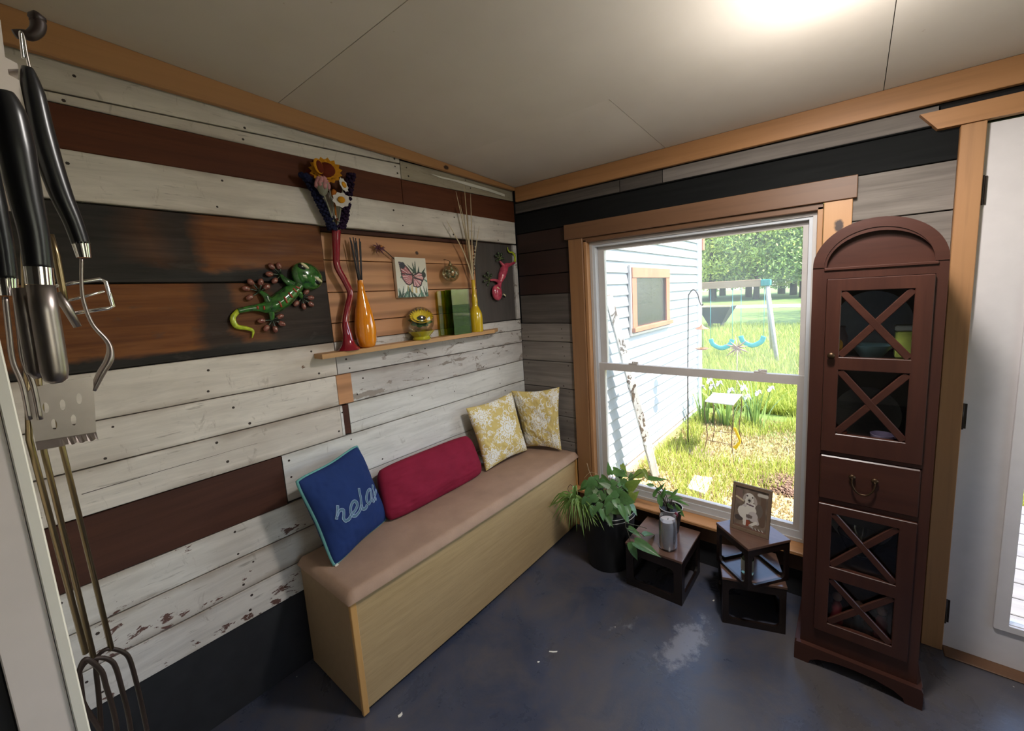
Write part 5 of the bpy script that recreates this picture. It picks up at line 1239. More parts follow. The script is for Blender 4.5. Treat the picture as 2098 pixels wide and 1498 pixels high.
for rr_, zz in ((.1515, .300), (.146, .318)): tube('rim_band', [(PC[0]+rr_*math.cos(a*.05), PC[1]+rr_*math.sin(a*.05), zz) for a in range(-22, 12)], .0022, M['pale_rim'], big, 6)
bm = bmesh.new(); add_lathe(bm, [(0, .262), (.07, .266), (.1345, .256)], (*PC, 0), 24); fin(bm, 'soil', plain('soil', (.025, .018, .012), .95, var=.4, bstr=1), big)
OL, SL = (1110, 930), 290/1738
crown = Vector((PC[0], PC[1], .29))
LV = [((840, 250), (812, 112), 62, 'g', -.13), ((880, 195), (1050, 285), 85, 'g', -.14), ((640, 290), (585, 520), 150, 'g', -.24), ((835, 412), (700, 350), 60, 'p', -.28), ((650, 440), (732, 570), 66, 'p', -.30),
      ((820, 440), (908, 565), 60, 'p', -.29), ((870, 430), (1000, 545), 95, 'g', -.26), ((1060, 430), (1205, 320), 120, 'o', -.2), ((965, 530), (1130, 600), 150, 'g', -.3), ((855, 605), (785, 775), 85, 'g', -.37),
      ((870, 700), (1005, 738), 62, 'g', -.37), ((955, 630), (1045, 835), 75, 'g', -.38), ((800, 755), (872, 905), 62, 'g', -.38), ((1240, 215), (1108, 305), 90, 'o', -.12), ((1235, 195), (1310, 320), 66, 'o', -.1),
      ((1300, 285), (1530, 325), 50, 'g', -.09), ((985, 130), (1045, 260), 55, 'o', -.11), ((735, 285), (850, 370), 80, 'g', -.2), ((990, 330), (1100, 415), 75, 'g', -.17), ((560, 330), (470, 470), 90, 'g', -.2),
      ((700, 300), (600, 300), 80, 'g', -.16), ((760, 480), (640, 620), 110, 'g', -.3), ((900, 330), (820, 460), 90, 'g', -.2), ((1090, 560), (1180, 470), 90, 'o', -.22), ((930, 250), (990, 400), 70, 'g', -.15), ((1000, 450), (880, 600), 100, 'g', -.27),
      ((720, 600), (690, 720), 80, 'g', -.34), ((1120, 250), (1060, 380), 60, 'g', -.12),
      ((640, 640), (620, 790), 90, 'g', -.37), ((740, 680), (760, 830), 80, 'g', -.38), ((560, 540), (500, 690), 100, 'g', -.36), ((680, 520), (560, 600), 95, 'g', -.33), ((900, 560), (960, 690), 85, 'g', -.35), ((1040, 640), (1090, 760), 75, 'g', -.34),
      ((780, 330), (700, 430), 90, 'g', -.22), ((930, 480), (820, 540), 85, 'g', -.3), ((1130, 480), (1070, 600), 85, 'o', -.25), ((860, 520), (760, 650), 90, 'g', -.33), ((600, 430), (520, 560), 90, 'g', -.3), ((1010, 200), (960, 320), 60, 'g', -.13)]
bmV = bmesh.new()
def L2(p, y): return onY(*crop(OL, SL, [p])[0], y)
for b_, t_, w_, k, y in LV:
    B, T_ = L2(b_, y), L2(t_, y-.03); wd_ = w_*SL*(y+2.124)/F_PX*1.35
    add_leaf(big, B, T_, wd_, k, R.uniform(-.35, .35))
    mid = crown.lerp(B, .5)+Vector((0, 0, .035)); add_tube(bmV, smooth_path([crown+Vector((R.uniform(-.05, .05), R.uniform(-.05, .05), -.03)), mid, B], 4), .0018, 5)
for k in range(42):
    a = R.uniform(0, 6.283); el = R.uniform(-.25, 1.1); rr_ = R.uniform(.09, .175); dv = Vector((math.cos(a)*math.cos(el), math.sin(a)*math.cos(el), math.sin(el)))
    B = Vector((PC[0], PC[1], .315))+Vector((dv.x*rr_*.85, dv.y*rr_*.85*(.55 if dv.y > 0 else 1), dv.z*rr_*.95+.02))
    out = Vector((dv.x, dv.y*.6, -.35-.5*R.random())).normalized(); L_ = R.uniform(.055, .085)
    if B.x-.08 < .44 or (B+out*L_).x > .93: continue
    add_leaf(big, B, B+out*L_, L_*.72, 'g' if k % 6 else 'p', R.uniform(-.6, .6), face=dv+Vector((0, 0, .5)))
    add_tube(bmV, smooth_path([crown+Vector((R.uniform(-.06, .06), R.uniform(-.06, .06), -.03)), crown.lerp(B, .5)+Vector((0, 0, .03)), B], 4), .0017, 5)
# trailing vine on to the table
vine = [L2(p, y) for p, y in (((1000, 740), -.37), ((1030, 840), -.385), ((1030, 900), -.385), ((1070, 930), -.375))]+[onZ(*crop(OL, SL, [p])[0], Z1+.02) for p in ((1180, 960), (1260, 1010))]
add_tube(bmV, smooth_path(vine, 6), .0018, 5); add_tube(bmV, smooth_path([L2((1035, 905), -.385), L2((1070, 1000), -.385), L2((1085, 1085), -.38)], 5), .0015, 5)
add_tube(bmV, smooth_path([L2((1040, 850), -.38), L2((1180, 885), -.33), L2((1290, 915), -.3)], 5), .0016, 5)
TB = lambda p, z=.03: onZ(*crop(OL, SL, [p])[0], Z1+z)
for b_, t_, w_, z in (((1065, 910), (1235, 1025), 75, .05), ((1255, 1010), (1400, 965), 110, .03), ((1140, 1085), (1465, 1252), 135, .045)):
    add_leaf(big, TB(b_, z), TB(t_, z-.02), w_*SL*1.9/F_PX*1.05, 'g', R.uniform(-.2, .2), face=(-.1, -.5, .85))
add_leaf(big, L2((1085, 1085), -.385), L2((1180, 1330), -.385), 115*SL*1.75/F_PX, 'g', .1)
fin(bmV, 'vine_stems', M['vine'], big)
SB = L2((440, 590), -.30)
tips = [(470, 800), (560, 900), (610, 820), (500, 960), (390, 800), (700, 900), (440, 700), (640, 700), (580, 760), (45, 740), (130, 690), (250, 640), (180, 790), (230, 850), (300, 880), (370, 900), (450, 840), (590, 960), (660, 900), (520, 700), (420, 720), (60, 660), (120, 800), (270, 760), (340, 560), (440, 500), (200, 600), (60, 690), (20, 800), (110, 640), (210, 885), (260, 870), (330, 930), (150, 760), (240, 560), (300, 800), (430, 960), (520, 1035), (480, 900), (620, 880), (770, 950), (560, 820), (200, 700), (180, 640), (360, 640), (500, 780), (320, 520), (640, 760), (90, 720), (290, 700), (400, 860), (540, 930), (380, 480), (690, 820), (230, 800), (160, 850), (350, 760)]
for k, tp in enumerate(tips):
    y = -.30+R.uniform(-.07, .02) if tp[0] < 330 else -.392-R.uniform(0, .03); e = L2(tp, y); s0 = SB+Vector((R.uniform(-.02, .03), R.uniform(-.02, .02), R.uniform(-.02, .02)))
    md = s0.lerp(e, .45 if tp[0] < 330 else .6); md.z = max(s0.z, e.z)+R.uniform(.005, .03)
    q = smooth_path([s0+Vector((.03, .03, -.04)), s0, md, e], 5); bm = bmesh.new()
    up_ = Vector((0, 0, 1)); rows = []
    for i, p_ in enumerate(q):
        d = (q[min(i+1, len(q)-1)]-q[max(i-1, 0)]).normalized(); sd = d.cross((CAM_POS-p_).normalized()).normalized(); t = i/(len(q)-1); hw = .0062*(1-t**2.5)*(.5+.5*min(1, t*4))
        rows.append([bm.verts.new(p_+sd*hw), bm.verts.new(p_-(CAM_POS-p_).normalized()*hw*.5), bm.verts.new(p_-sd*hw)])
    for a, b in zip(rows[:-1], rows[1:]):
        for i in range(2): bm.faces.new((a[i], a[i+1], b[i+1], b[i])).smooth = True
    fin(bm, 'blade', M['spider'], big, norm=False)
tube('dry_twig', smooth_path([L2((640, 330), -.2), L2((585, 220), -.2), L2((555, 115), -.2)], 4), .0014, M['straw'], big, 5)
tube('dry_twig', smooth_path([L2((700, 260), -.19), L2((600, 225), -.19), L2((520, 300), -.2)], 4), .0011, M['straw'], big, 5)
tube('wire_loop', smooth_path([L2((350, 500), -.31), L2((320, 430), -.31), L2((350, 380), -.31), (L2((395, 420), -.31)), L2((410, 470), -.31)], 5), .0013, M['nail'], big, 5)
# small plant behind the candle
SPc = (1.075, -.139)
sp = empty('potted_plant', (*SPc, Z1), 'small black pot of jade-like plant behind the grey candle', 'plant')
lathe('pot', [(0, 0), (.036, 0), (.039, .004), (.057, .124), (.060, .126), (.060, .134), (.056, .134), (.053, .118), (0, .112)], (*SPc, Z1), M['pot_black'], sp, 32)
lathe('rim_ring', [(.057, .1345), (.0605, .1345), (.0605, .1365), (.057, .1365), (.057, .1345)], (*SPc, Z1), plain('pale_rim_small', (.45, .42, .40), .5), sp, 32)
tc = Vector((*SPc, Z1+.10)); bm = bmesh.new()
OS, SS = (1100, 900), .2804
def L3(p, y): return onY(*crop(OS, SS, [p])[0], y)
for b_, t_, w_ in (((850, 420), (880, 360), 30), ((890, 400), (910, 500), 45), ((930, 390), (1000, 400), 32), ((960, 430), (1060, 430), 34), ((990, 440), (1110, 480), 24), ((1010, 470), (1075, 570), 34), ((950, 470), (1000, 510), 30), ((860, 340), (800, 330), 30), ((880, 300), (930, 290), 20), ((900, 440), (940, 360), 36), ((980, 410), (1030, 370), 26), ((870, 380), (930, 330), 24)):
    B = L3(b_, -.15+R.uniform(-.03, .03)); add_leaf(sp, B, L3(t_, -.17+R.uniform(-.03, .03)), w_*SS*1.98/F_PX, 'n', R.uniform(-.5, .5))
    add_tube(bm, smooth_path([tc+Vector((R.uniform(-.02, .02), R.uniform(-.02, .02), 0)), tc.lerp(B, .6)+Vector((0, 0, .02)), B], 4), .0025, 5)
fin(bm, 'stems', plain('brown_stem', (.08, .06, .04), .7), sp)
bm = bmesh.new(); add_ball(bm, L3((1018, 552), -.2), (.010, .010, .015), 2); fin(bm, 'bud', plain('dark_red_bud', (.12, .012, .03), .4), sp, smooth=True)

# ================================================================== BARBECUE TOOLS on the hook rail
M['steel'] = plain('brushed_steel', (0.33, 0.285, 0.27), .36, 1.0, var=.06, scale=60); M['chrome'] = plain('chrome', (0.75, 0.73, 0.72), .10, 1.0, var=.02)
M['handle_black'] = plain('black_handle', (0.008, 0.008, 0.010), .28, var=.1); M['iron'] = plain('dark_iron', (0.022, 0.012, 0.010), .5, .4, var=.3); M['wire'] = plain('bronze_wire', (0.28, 0.21, 0.12), .3, 1.0)
hr = empty('hook_rail', (.88, YE+.009, 1.71), 'white moulded wooden hook rail on the wall at the far left', 'hook rail')
bm = bmesh.new(); rp = [(YE, 1.705), (YE+.052, 1.705), (YE+.056, 1.712), (YE+.056, 1.752), (YE+.050, 1.755), (YE+.050, 1.760), (YE+.057, 1.763), (YE+.057, 1.768), (YE+.050, 1.771), (YE+.052, 1.805), (YE+.048, 1.811), (YE, 1.811)]
add_plate(bm, rp, [], lambda u, v_, t: (t, u, v_), .62, 1.083); fin(bm, 'rail', M['jamb_pink'], hr)
bm = bmesh.new(); add_plate(bm, rp, [], lambda u, v_, t: (t, u, v_), 1.0835, 1.125); fin(bm, 'rail_end', M['jamb_pink'], hr)
HX = 1.12
hk = empty('iron_hook', (HX, YE+.057, 1.79), 'dark wrought iron hook at the top left holding the barbecue tools', 'hook')
q = smooth_path([onX(px, py, HX-.01) for px, py in ((30, 70), (48, 70), (62, 73), (76, 62), (78, 46), (70, 36))], 6)
bm = bmesh.new(); add_tube(bm, q, lerp_list([.0042, .0045, .005, .0055, .006, .0055], len(q)), 10); fin(bm, 'shank', M['iron'], hk, smooth=True)
bm = bmesh.new(); e = [onX(px, py, HX-.01) for px, py in ((56, 28), (68, 34), (80, 38), (95, 42))]; add_tube(bm, e, [.002, .0065, .0060, .002], 10); fin(bm, 'finial', M['iron'], hk, smooth=True)
def tool(name, label, cat, x, handle, hr_, ferrule, fr_, loop=None):
    """handle and ferrule follow photo points on the plane x"""
    pts = [onX(px, py, x) for px, py in handle]; root = empty(name, pts[-1], label, cat)
    q = smooth_path(pts, 6); bm = bmesh.new(); add_tube(bm, q, lerp_list(hr_, len(q)), 16); fin(bm, 'handle', M['handle_black'], root, smooth=True)
    f = [onX(px, py, x) for px, py in ferrule]; bm = bmesh.new(); add_tube(bm, f, fr_, 18); auto_smooth(fin(bm, 'ferrule', M['chrome'], root))
    if loop: tube('hanging_loop', smooth_path([onX(px, py, x) for px, py in loop], 5), .0013, M['chrome'], root, 6)
    return root
sp_ = tool('turner', 'slotted steel turner with a black handle hanging from the iron hook', 'turner', 1.12, [(56, 138), (68, 190), (90, 290), (122, 390), (150, 455), (166, 500)], [.004, .0085, .0100, .0092, .0078, .0072], [(165, 497), (172, 528)], [.0072, .0058],
           [(62, 145), (54, 110), (48, 75), (42, 66), (44, 90), (48, 120)])
q = smooth_path([onX(px, py, 1.12) for px, py in ((167, 530), (167, 580), (172, 620), (190, 665), (222, 703), (224, 735), (207, 765), (190, 800))], 6)
bm = bmesh.new(); rr_ = lerp_list([.0034, .0034, .0038, .0040, .0050, .0090, .0085, .0065], len(q)); add_tube(bm, q, rr_, 10, flat=(.45, 1)); fin(bm, 'shaft', M['steel'], sp_, smooth=True)
# blade with slots
bx = [onX(*p, 1.125) for p in ((48, 795), (190, 770), (197, 885), (72, 905))]
def BL_(u, v_, t): return ((bx[0]*(1-u)+bx[1]*u)*(1-v_)+(bx[3]*(1-u)+bx[2]*u)*v_)+Vector((t, 0, 0))
slot = lambda cx, cy, rx=.045, ry=.10: [(cx+rx*math.cos(k*math.pi/6), cy+ry*math.sin(k*math.pi/6)) for k in range(12)]
bm = bmesh.new(); outer = [(0, .1), (.15, .02), (.45, .0), (.97, 0), (1, .05), (1, 1), (0, 1)]
add_plate(bm, outer, [slot(.25, .42), slot(.50, .42), slot(.76, .36), slot(.33, .74), slot(.64, .72)], BL_, 0, .0012); bd_ = fin(bm, 'blade', M['steel'], sp_)
bm = bmesh.new(); n = 22; a0 = [BL_(k/n, 1.0, .0006) for k in range(n+1)]; b0 = [p_+Vector((.006, 0, -.0065-.0022*abs(math.sin(k*.9)) if k > 8 else -.0085)) for k, p_ in enumerate(a0)]
va, vb = [bm.verts.new(p_) for p_ in a0], [bm.verts.new(p_) for p_ in b0]
for k in range(n): bm.faces.new((va[k], va[k+1], vb[k+1], vb[k]))
fin(bm, 'serrated_edge', M['steel'], bd_)
tg = tool('tongs', 'broad stainless steel tongs with a thick black handle, nearest of the hanging tools', 'tongs', 1.20, [(4, 188), (18, 230), (32, 300), (52, 400), (70, 480), (79, 550)], [.007, .0105, .0118, .0106, .0096, .0090], [(79, 548), (83, 584)], [.0092, .0090])
q = [onX(px, py, 1.20) for px, py in ((84, 585), (92, 640), (104, 710), (112, 760), (115, 778), (117, 785))]
bm = bmesh.new(); add_tube(bm, q, [.0090, .0092, .0092, .0090, .0075, .0035], 18, flat=(1, 1)); fin(bm, 'arm', M['steel'], tg, smooth=True)
q = [onX(px, py, 1.185) for px, py in ((42, 590), (52, 640), (62, 700), (72, 760), (80, 775))]
bm = bmesh.new(); add_tube(bm, q, [.0055, .006, .006, .006, .003], 12); fin(bm, 'arm', M['steel'], tg, smooth=True)
fk = tool('carving_fork', 'barbecue fork with a black handle half hidden at the far left edge', 'fork', 1.15, [(-30, 330), (-14, 420), (2, 500), (12, 572)], [.0075, .0085, .008, .0075], [(12, 570), (16, 606)], [.0075, .0066])
for off in (0, 22):
    tube('tine', smooth_path([onX(px+off, py, 1.15) for px, py in ((10, 608), (18, 680), (26, 740), (46, 790), (60, 860))], 5), [.0024]*21 if False else .0022, M['steel'], fk, 7)
wg = empty('wire_lifter', onX(180, 600, 1.06), 'thin bent wire grill lifter behind the turner', 'grill lifter')
W6 = lambda pts, x=1.06: smooth_path([onX(*p, x) for p in crop((0, 480), 260/1217, pts)], 1)
bm = bmesh.new(); add_tube(bm, W6([(520, 500), (700, 470), (960, 430), (1015, 455), (1085, 690), (1040, 710), (720, 755)]), .0022, 7); fin(bm, 'wire_frame', M['chrome'], wg)
bm = bmesh.new(); add_tube(bm, W6([(480, 0), (540, 200), (600, 520), (625, 690)]), .0032, 8); fin(bm, 'rod', M['wire'], wg)
bm = bmesh.new(); add_tube(bm, W6([(540, 560), (640, 700), (745, 890)]), [.0045, .0045, .0035], 10); fin(bm, 'grip_tube', M['steel'], wg)
bm = bmesh.new(); add_tube(bm, W6([(600, 650), (760, 610), (1000, 545)]), .0015, 6); fin(bm, 'cross_wire', M['chrome'], wg)
C3 = lambda pts: crop((0, 900), .3993, pts)
def rfork(label, x, rod, ua, ub, tl, tr):
    root = empty('roasting_fork', onX(*C3([rod[-1]])[0], x), label, 'roasting fork', 'long wire roasting forks')
    top = onX(*C3([rod[0]])[0], x); bot = onX(*C3([rod[-1]])[0], x); hook_ = Vector((x, YE+.05, 1.70))
    tube('rod', [hook_, top, bot], .0026, M['wire'], root, 8); q = smooth_path([onX(*p, x) for p in C3(tl+ua+ub+tr)], 5)
    bm = bmesh.new(); add_tube(bm, q, .0024, 8); fin(bm, 'prongs', M['iron'], root, smooth=True)
rfork('long wire roasting fork with the rightmost prongs, beside the white wall boards', 1.08, [(320, 45), (445, 560), (572, 1078)], [(497, 1125), (530, 1085)], [(572, 1076), (630, 1092), (665, 1130)], [(520, 1500), (505, 1300), (492, 1180)], [(700, 1250), (730, 1380), (755, 1500)])
rfork('wire roasting fork whose rod runs in the middle of the three', 1.10, [(225, 60), (330, 560), (480, 1120)], [(410, 1190), (450, 1140)], [(510, 1122), (565, 1135), (595, 1175)], [(450, 1500), (430, 1380), (412, 1240)], [(630, 1300), (655, 1400), (672, 1500)])
rfork('wire roasting fork nearest the white door casing', 1.12, [(150, 0), (270, 470), (440, 1100)], [(400, 1230), (420, 1150)], [(450, 1130), (520, 1190), (545, 1270)], [(520, 1500), (440, 1380), (410, 1300)], [(570, 1350), (590, 1430), (600, 1500)])

# ------------------------------------------------------------------ scraps lying on the floor
for (px, py, L, wd_, an, lab) in ((1133, 1336, .034, .006, .5, 'small pale wood splinter on the floor in front of the bench'), (820, 1466, .016, .011, 1.2, 'pale paint chip on the floor beside the bench corner'), (1103, 1357, .008, .006, .2, 'tiny pale paint chip near the wood splinter'), (1462, 1231, .010, .006, .9, 'tiny pale paint chip between the small tables')):
    c0 = onZ(px, py, .0); bm = bmesh.new(); q = [Vector((-L/2, -wd_/2, 0)), Vector((0, -wd_*.7, 0)), Vector((L/2, -wd_*.2, 0)), Vector((L*.55, wd_*.8, 0)), Vector((L*.1, wd_*.4, 0)), Vector((-L*.45, wd_*.3, 0))]
    rm = Matrix.Rotation(an, 3, 'Z'); add_plate(bm, [tuple((rm @ p_+c0).xy) for p_ in q], [], lambda u, v_, t: (u, v_, t), .0003, .0022)
    o = fin(bm, 'paint_chip', M['jamb_white'], None); tag(o, lab, 'debris')
# ================================================================== CEILING LIGHT
lp = Vector((1.735, -.86, cz(-.86)))
lt = empty('ceiling_light', lp, 'round white flush ceiling light at the top edge of the picture', 'ceiling light')
lathe('base', [(0, 0), (.105, 0), (.105, -.012), (.095, -.018), (0, -.018)], lp-Vector((0, 0, .008)), M['vinyl'], lt, 40)
s_ = NT('lamp_diffuser'); em = s_.n('Emission', {'Color': (0.96, 0.97, 1.0, 1), 'Strength': 14.0}); s_.t.links.new(em.outputs[0], s_.out.inputs['Surface'])
lathe('diffuser', [(.090, -.019), (.090, -.026), (.078, -.036), (.045, -.043), (0, -.045)], lp-Vector((0, 0, .008)), s_.m, lt, 40)
for typ, en, dz in (('AREA', 13.0, .056), ('POINT', 6.0, .24)):
    ld_ = bpy.data.lights.new('lamp_glow', typ); ld_.energy = en; ld_.color = (1.0, 0.95, 0.90)
    if typ == 'AREA': ld_.shape = 'DISK'; ld_.size = .17
    else: ld_.shadow_soft_size = .04
    lo = bpy.data.objects.new('lamp_glow', ld_); COL.objects.link(lo); lo.location = lp-Vector((0, 0, dz))

# ================================================================== OUTDOORS
GZ = -.12
def ground_mat():
    s = NT('lawn_ground'); v = s.coords(rnd=False, which='Object'); f = s.noise(v, 1.1, 5, .6, .4); g_ = s.noise(v, 14, 6, .7); h = s.noise(v, 60, 3, .7)
    grass = s.ramp(g_, [(.3, (0.055, 0.105, 0.016)), (.7, (0.13, 0.185, 0.03))])
    straw = s.ramp(h, [(.3, (0.22, 0.15, 0.08)), (.7, (0.46, 0.36, 0.20))])
    sx = s.n('SeparateXYZ', {0: v}); near = s.ramp(s.math('ADD', s.math('MULTIPLY', sx.outputs['Y'], .2), s.math('MULTIPLY', f, .5)), [(.52, 1.0), (.85, 0.0)])
    return s.bsdf(s.mix(near, grass, straw), .9, 0, h, .5, .02)
M['ground'] = ground_mat()
def blade_mat(name, c1, c2, tr_=.35):
    s = NT(name); p = s.n('NewGeometry').outputs['Random Per Island']; col = s.ramp(p, [(0, c1), (1, c2)])
    b = s.n('BsdfPrincipled', {'Base Color': col, 'Roughness': .55}); t = s.n('BsdfTranslucent', {'Color': col}); m = s.n('MixShader', {0: tr_, 1: b.outputs[0], 2: t.outputs[0]})
    s.t.links.new(m.outputs[0], s.out.inputs['Surface']); return s.m
M['grass'] = blade_mat('grass_blade', (0.20, 0.28, 0.035), (0.46, 0.48, 0.10)); M['straw_out'] = blade_mat('straw_blade', (0.30, 0.22, 0.10), (0.55, 0.45, 0.24), .2)
me = bpy.data.meshes.new('ground'); me.from_pydata([(-90, .14, GZ), (90, .14, GZ), (90, 120, GZ), (-90, 120, GZ)], [], [(0, 1, 2, 3)])
o = put('ground', me, M['ground'], None, at=(0, 0, GZ)); tag(o, kind='structure')
me = bpy.data.meshes.new('ground'); me.from_pydata([(4.35, -40, GZ), (90, -40, GZ), (90, .139, GZ), (4.35, .139, GZ)], [], [(0, 1, 2, 3)])
o = put('ground', me, M['ground'], None, at=(30, -20, GZ)); tag(o, kind='structure')
bm = bmesh.new(); add_plate(bm, [(-90, 34.5), (90, 20), (90, 24), (-90, 38.5)], [], lambda u, v_, t: (u, v_, t), GZ+.001, GZ+.03); o = fin(bm, 'road', plain('pale_gravel_road', (.42, .34, .27), .95, var=.12, scale=3), None); tag(o, kind='structure')
def blades(name, label, cat, n, fn, mat, hmin, hmax, w_):
    verts = np.empty((n*3, 3)); rr = np.random.RandomState(11); k = 0
    P_ = fn(rr, n); n = len(P_); verts = np.empty((n*3, 3)); a = rr.uniform(0, 6.283, n); h = rr.uniform(hmin, hmax, n); ww = w_*rr.uniform(.6, 1.3, n)*(1+.10*P_[:, 1]); le = rr.normal(0, .35, (n, 2))*h[:, None]
    dx, dy = np.cos(a)*ww, np.sin(a)*ww
    verts[0::3] = np.c_[P_[:, 0]-dx, P_[:, 1]-dy, np.full(n, GZ)]; verts[1::3] = np.c_[P_[:, 0]+dx, P_[:, 1]+dy, np.full(n, GZ)]; verts[2::3] = np.c_[P_[:, 0]+le[:, 0], P_[:, 1]+le[:, 1], GZ+h]
    me = bpy.data.meshes.new(name); me.from_pydata(verts.tolist(), [], [(3*i, 3*i+1, 3*i+2) for i in range(n)])
    o = put(name, me, mat, None, at=(0, 4, GZ)); tag(o, label, cat, kind='stuff'); return o
def field(x0, x1, y0, y1, pw=1.0):
    def fn(rr, n):
        y = y0+(y1-y0)*rr.uniform(0, 1, n)**pw; x = rr.uniform(0, 1, n); lo = np.minimum(x0, .35-(y-3.4)*.75); lo = np.where(y < 3.46, .275, lo); hi = x1+0*y
        P_ = np.c_[lo+(hi-lo)*x, y]; return P_[~((P_[:, 0] > 1.9) & (P_[:, 1] < 1.9))]
    return fn
def patchy(fn, thr, sc=1.7):
    def g_(rr, n):
        P_ = fn(rr, n); v = np.array([mnoise.noise((a*sc, b*sc, .3)) for a, b in P_]); return P_[v > thr]
    return g_
blades('tall_grass', 'tall bright green grass of the back lawn', 'grass', 90000, field(-2, 4, 3.48, 15, 1.4), M['grass'], .07, .26, .006)
blades('yard_grass', 'green grass tufts close to the window', 'grass', 26000, patchy(field(.24, 4, .5, 3.45), .02, 1.9), M['grass'], .04, .17, .0032)
blades('straw_litter', 'dry straw and cut grass on the ground outside the window', 'straw', 30000, field(.24, 3, .3, 3.2), M['straw_out'], .008, .04, .006)

# ------------------------------------------------------------------ the other wing of the house: lap siding
ws = tag(empty('wall_siding', (0, 0, 0)), kind='structure')
M['siding'] = plain('pale_vinyl_siding', (0.29, 0.325, 0.345), .55, var=.03, scale=4)
M['cedar'] = wood('cedar', (0.27, 0.085, 0.036), (0.36, 0.13, 0.058), rough=.6, grain=14, axis='z', bstr=.1)
box('backing', -5, .195, .145, 3.385, GZ-.05, 3.0, M['house_wall'], ws, 0)
SIDX = .21; nlap = 33
me = bpy.data.meshes.new('siding_plank'); e_ = .096
pr = [(.0, 0), (.021, -.002), (.022, .004), (.003, e_+.006), (0, e_+.006)]
v = [(x, y, z) for y in (.145, 3.275) for x, z in pr]; n5 = len(pr)
me.from_pydata(v, [], [(k, (k+1) % n5, n5+(k+1) % n5, n5+k) for k in range(n5)]+[tuple(range(n5))[::-1], tuple(range(n5, 2*n5))])
me.materials.append(M['siding'])
for k in range(nlap):
    z = -.165+.0045+k*e_
    o = bpy.data.objects.new('siding_plank', me); COL.objects.link(o); o.parent = ws; o.location = (SIDX-.019, 0, z)
box('corner_post', .17, .232, 3.276, 3.386, GZ, 3.0, plain('white_corner_post', (.72, .74, .75), .5, var=.02), ws, .003)
box('cedar_bracket', .19, .25, 3.387, 3.455, 1.965, 2.14, M['cedar'], ws, .002)
box('foundation', .196, .2, .145, 3.275, GZ-.05, GZ+.09, plain('foundation', (.25, .16, .12), .9), ws, 0)
w2 = tag(empty('window_2', (.22, 1.73, 1.12)), kind='structure')
y0, y1, z0, z1 = 1.268, 2.200, 1.118, 1.708
bm = bmesh.new(); add_plate(bm, [(y0-.02, z0-.02), (y1+.02, z0-.02), (y1+.02, z1+.02), (y0-.02, z1+.02)], [[(y0, z0), (y1, z0), (y1, z1), (y0, z1)]], lambda u, v_, t: (t, u, v_), SIDX, SIDX+.022); fin(bm, 'channel', M['vinyl'], w2)
box('header_casing', SIDX-.005, SIDX+.035, y0+.001, y1-.001, 1.615, z1-.001, M['cedar'], w2, .002); box('side_casing', SIDX-.005, SIDX+.03, y0+.001, 1.362, 1.172, 1.6145, M['cedar'], w2, .002); box('side_casing', SIDX-.005, SIDX+.03, 2.100, y1-.001, 1.172, 1.6145, M['cedar'], w2, .002)
box('sill', SIDX-.005, SIDX+.055, y0-.01, y1+.03, 1.13, 1.1715, M['cedar'], w2, .003)
s_ = NT('dark_reflecting_pane'); M['dark_pane'] = s_.bsdf((.012, .012, .013), .04, 0, s_.noise(s_.coords(rnd=False), 22, 5, .7), .35, .01)
box('pane', SIDX+.0045, SIDX+.0085, 1.3625, 2.0995, 1.172, 1.6145, M['dark_pane'], w2, 0)

# ------------------------------------------------------------------ garden things
M['peel'] = painted('peeling_white_timber', (.62, .63, .62), (.40, .38, .35), (.16, .12, .09), peel=.53, axis='z', grime=.3)
M['rust_iron'] = plain('rusty_iron', (.10, .055, .035), .7, .3, var=.3)
a_, b_ = Vector((.470, 1.15, GZ)), onX(1246, 606, .262)
post = empty('leaning_timber', a_, 'peeling white timber with a peg through it leaning on the siding', 'timber')
d_ = (b_-a_); L = d_.length; rotq = Vector((0, 0, 1)).rotation_difference(d_.normalized()).to_matrix().to_4x4()
bm = bmesh.new(); add_box(bm, -.030, .030, -.058, .058, .012, L, .004)
bmesh.ops.subdivide_edges(bm, edges=[e for e in bm.edges if e.calc_length() > .5], cuts=20)
for v in bm.verts: v.co += Vector((mnoise.noise(v.co*7)*.005, mnoise.noise(v.co*7+Vector((5, 0, 0)))*.006, 0))
bmesh.ops.transform(bm, matrix=Matrix.Translation(a_) @ rotq @ Matrix.Rotation(math.radians(35), 4, 'Z'), verts=bm.verts); fin(bm, 'rail', M['peel'], post)
for t, nm in ((.20, 'peg'), (.56, 'peg')):
    c = a_+d_*t; bm = bmesh.new(); dv = Vector((.25, -.9, .02)).normalized(); add_tube(bm, [c-dv*.10, c-dv*.095, c+dv*.08, c+dv*.085], [.020, .016, .016, .014], 10); fin(bm, nm, M['peel'], post)
hk2 = empty('shepherd_hook', (.492, 1.978, GZ), 'thin iron shepherd hook standing in front of the siding', 'hook')
tube('pole', smooth_path([(.492, 1.975, GZ), (.50, 1.96, .7), (.512, 1.95, 1.36), (.522, 1.95, 1.44), (.561, 1.95, 1.48), (.598, 1.95, 1.44), (.615, 1.95, 1.38), (.630, 1.95, 1.335), (.645, 1.95, 1.328), (.652, 1.95, 1.342)], 6), .0062, M['iron'], hk2, 8)
tube('foot_prong', [(.44, 1.975, GZ+.02), (.545, 1.975, GZ+.02)], .004, M['iron'], hk2, 8)
bf = empty('bird_feeder', (.640, 1.95, .89), 'hanging bird feeder with two copper dishes on the shepherd hook', 'bird feeder'); M['copper'] = plain('copper', (.30, .105, .05), .5, .2)
lathe('roof', [(0, 1.145), (.008, 1.14), (.02, 1.122), (.062, 1.102), (.062, 1.099), (0, 1.115)], (.640, 1.95, 0), M['copper'], bf, 28)
lathe('tray', [(0, .895), (.045, .897), (.064, .907), (.063, .910), (.045, .902), (0, .90)], (.640, 1.95, 0), M['copper'], bf, 28)
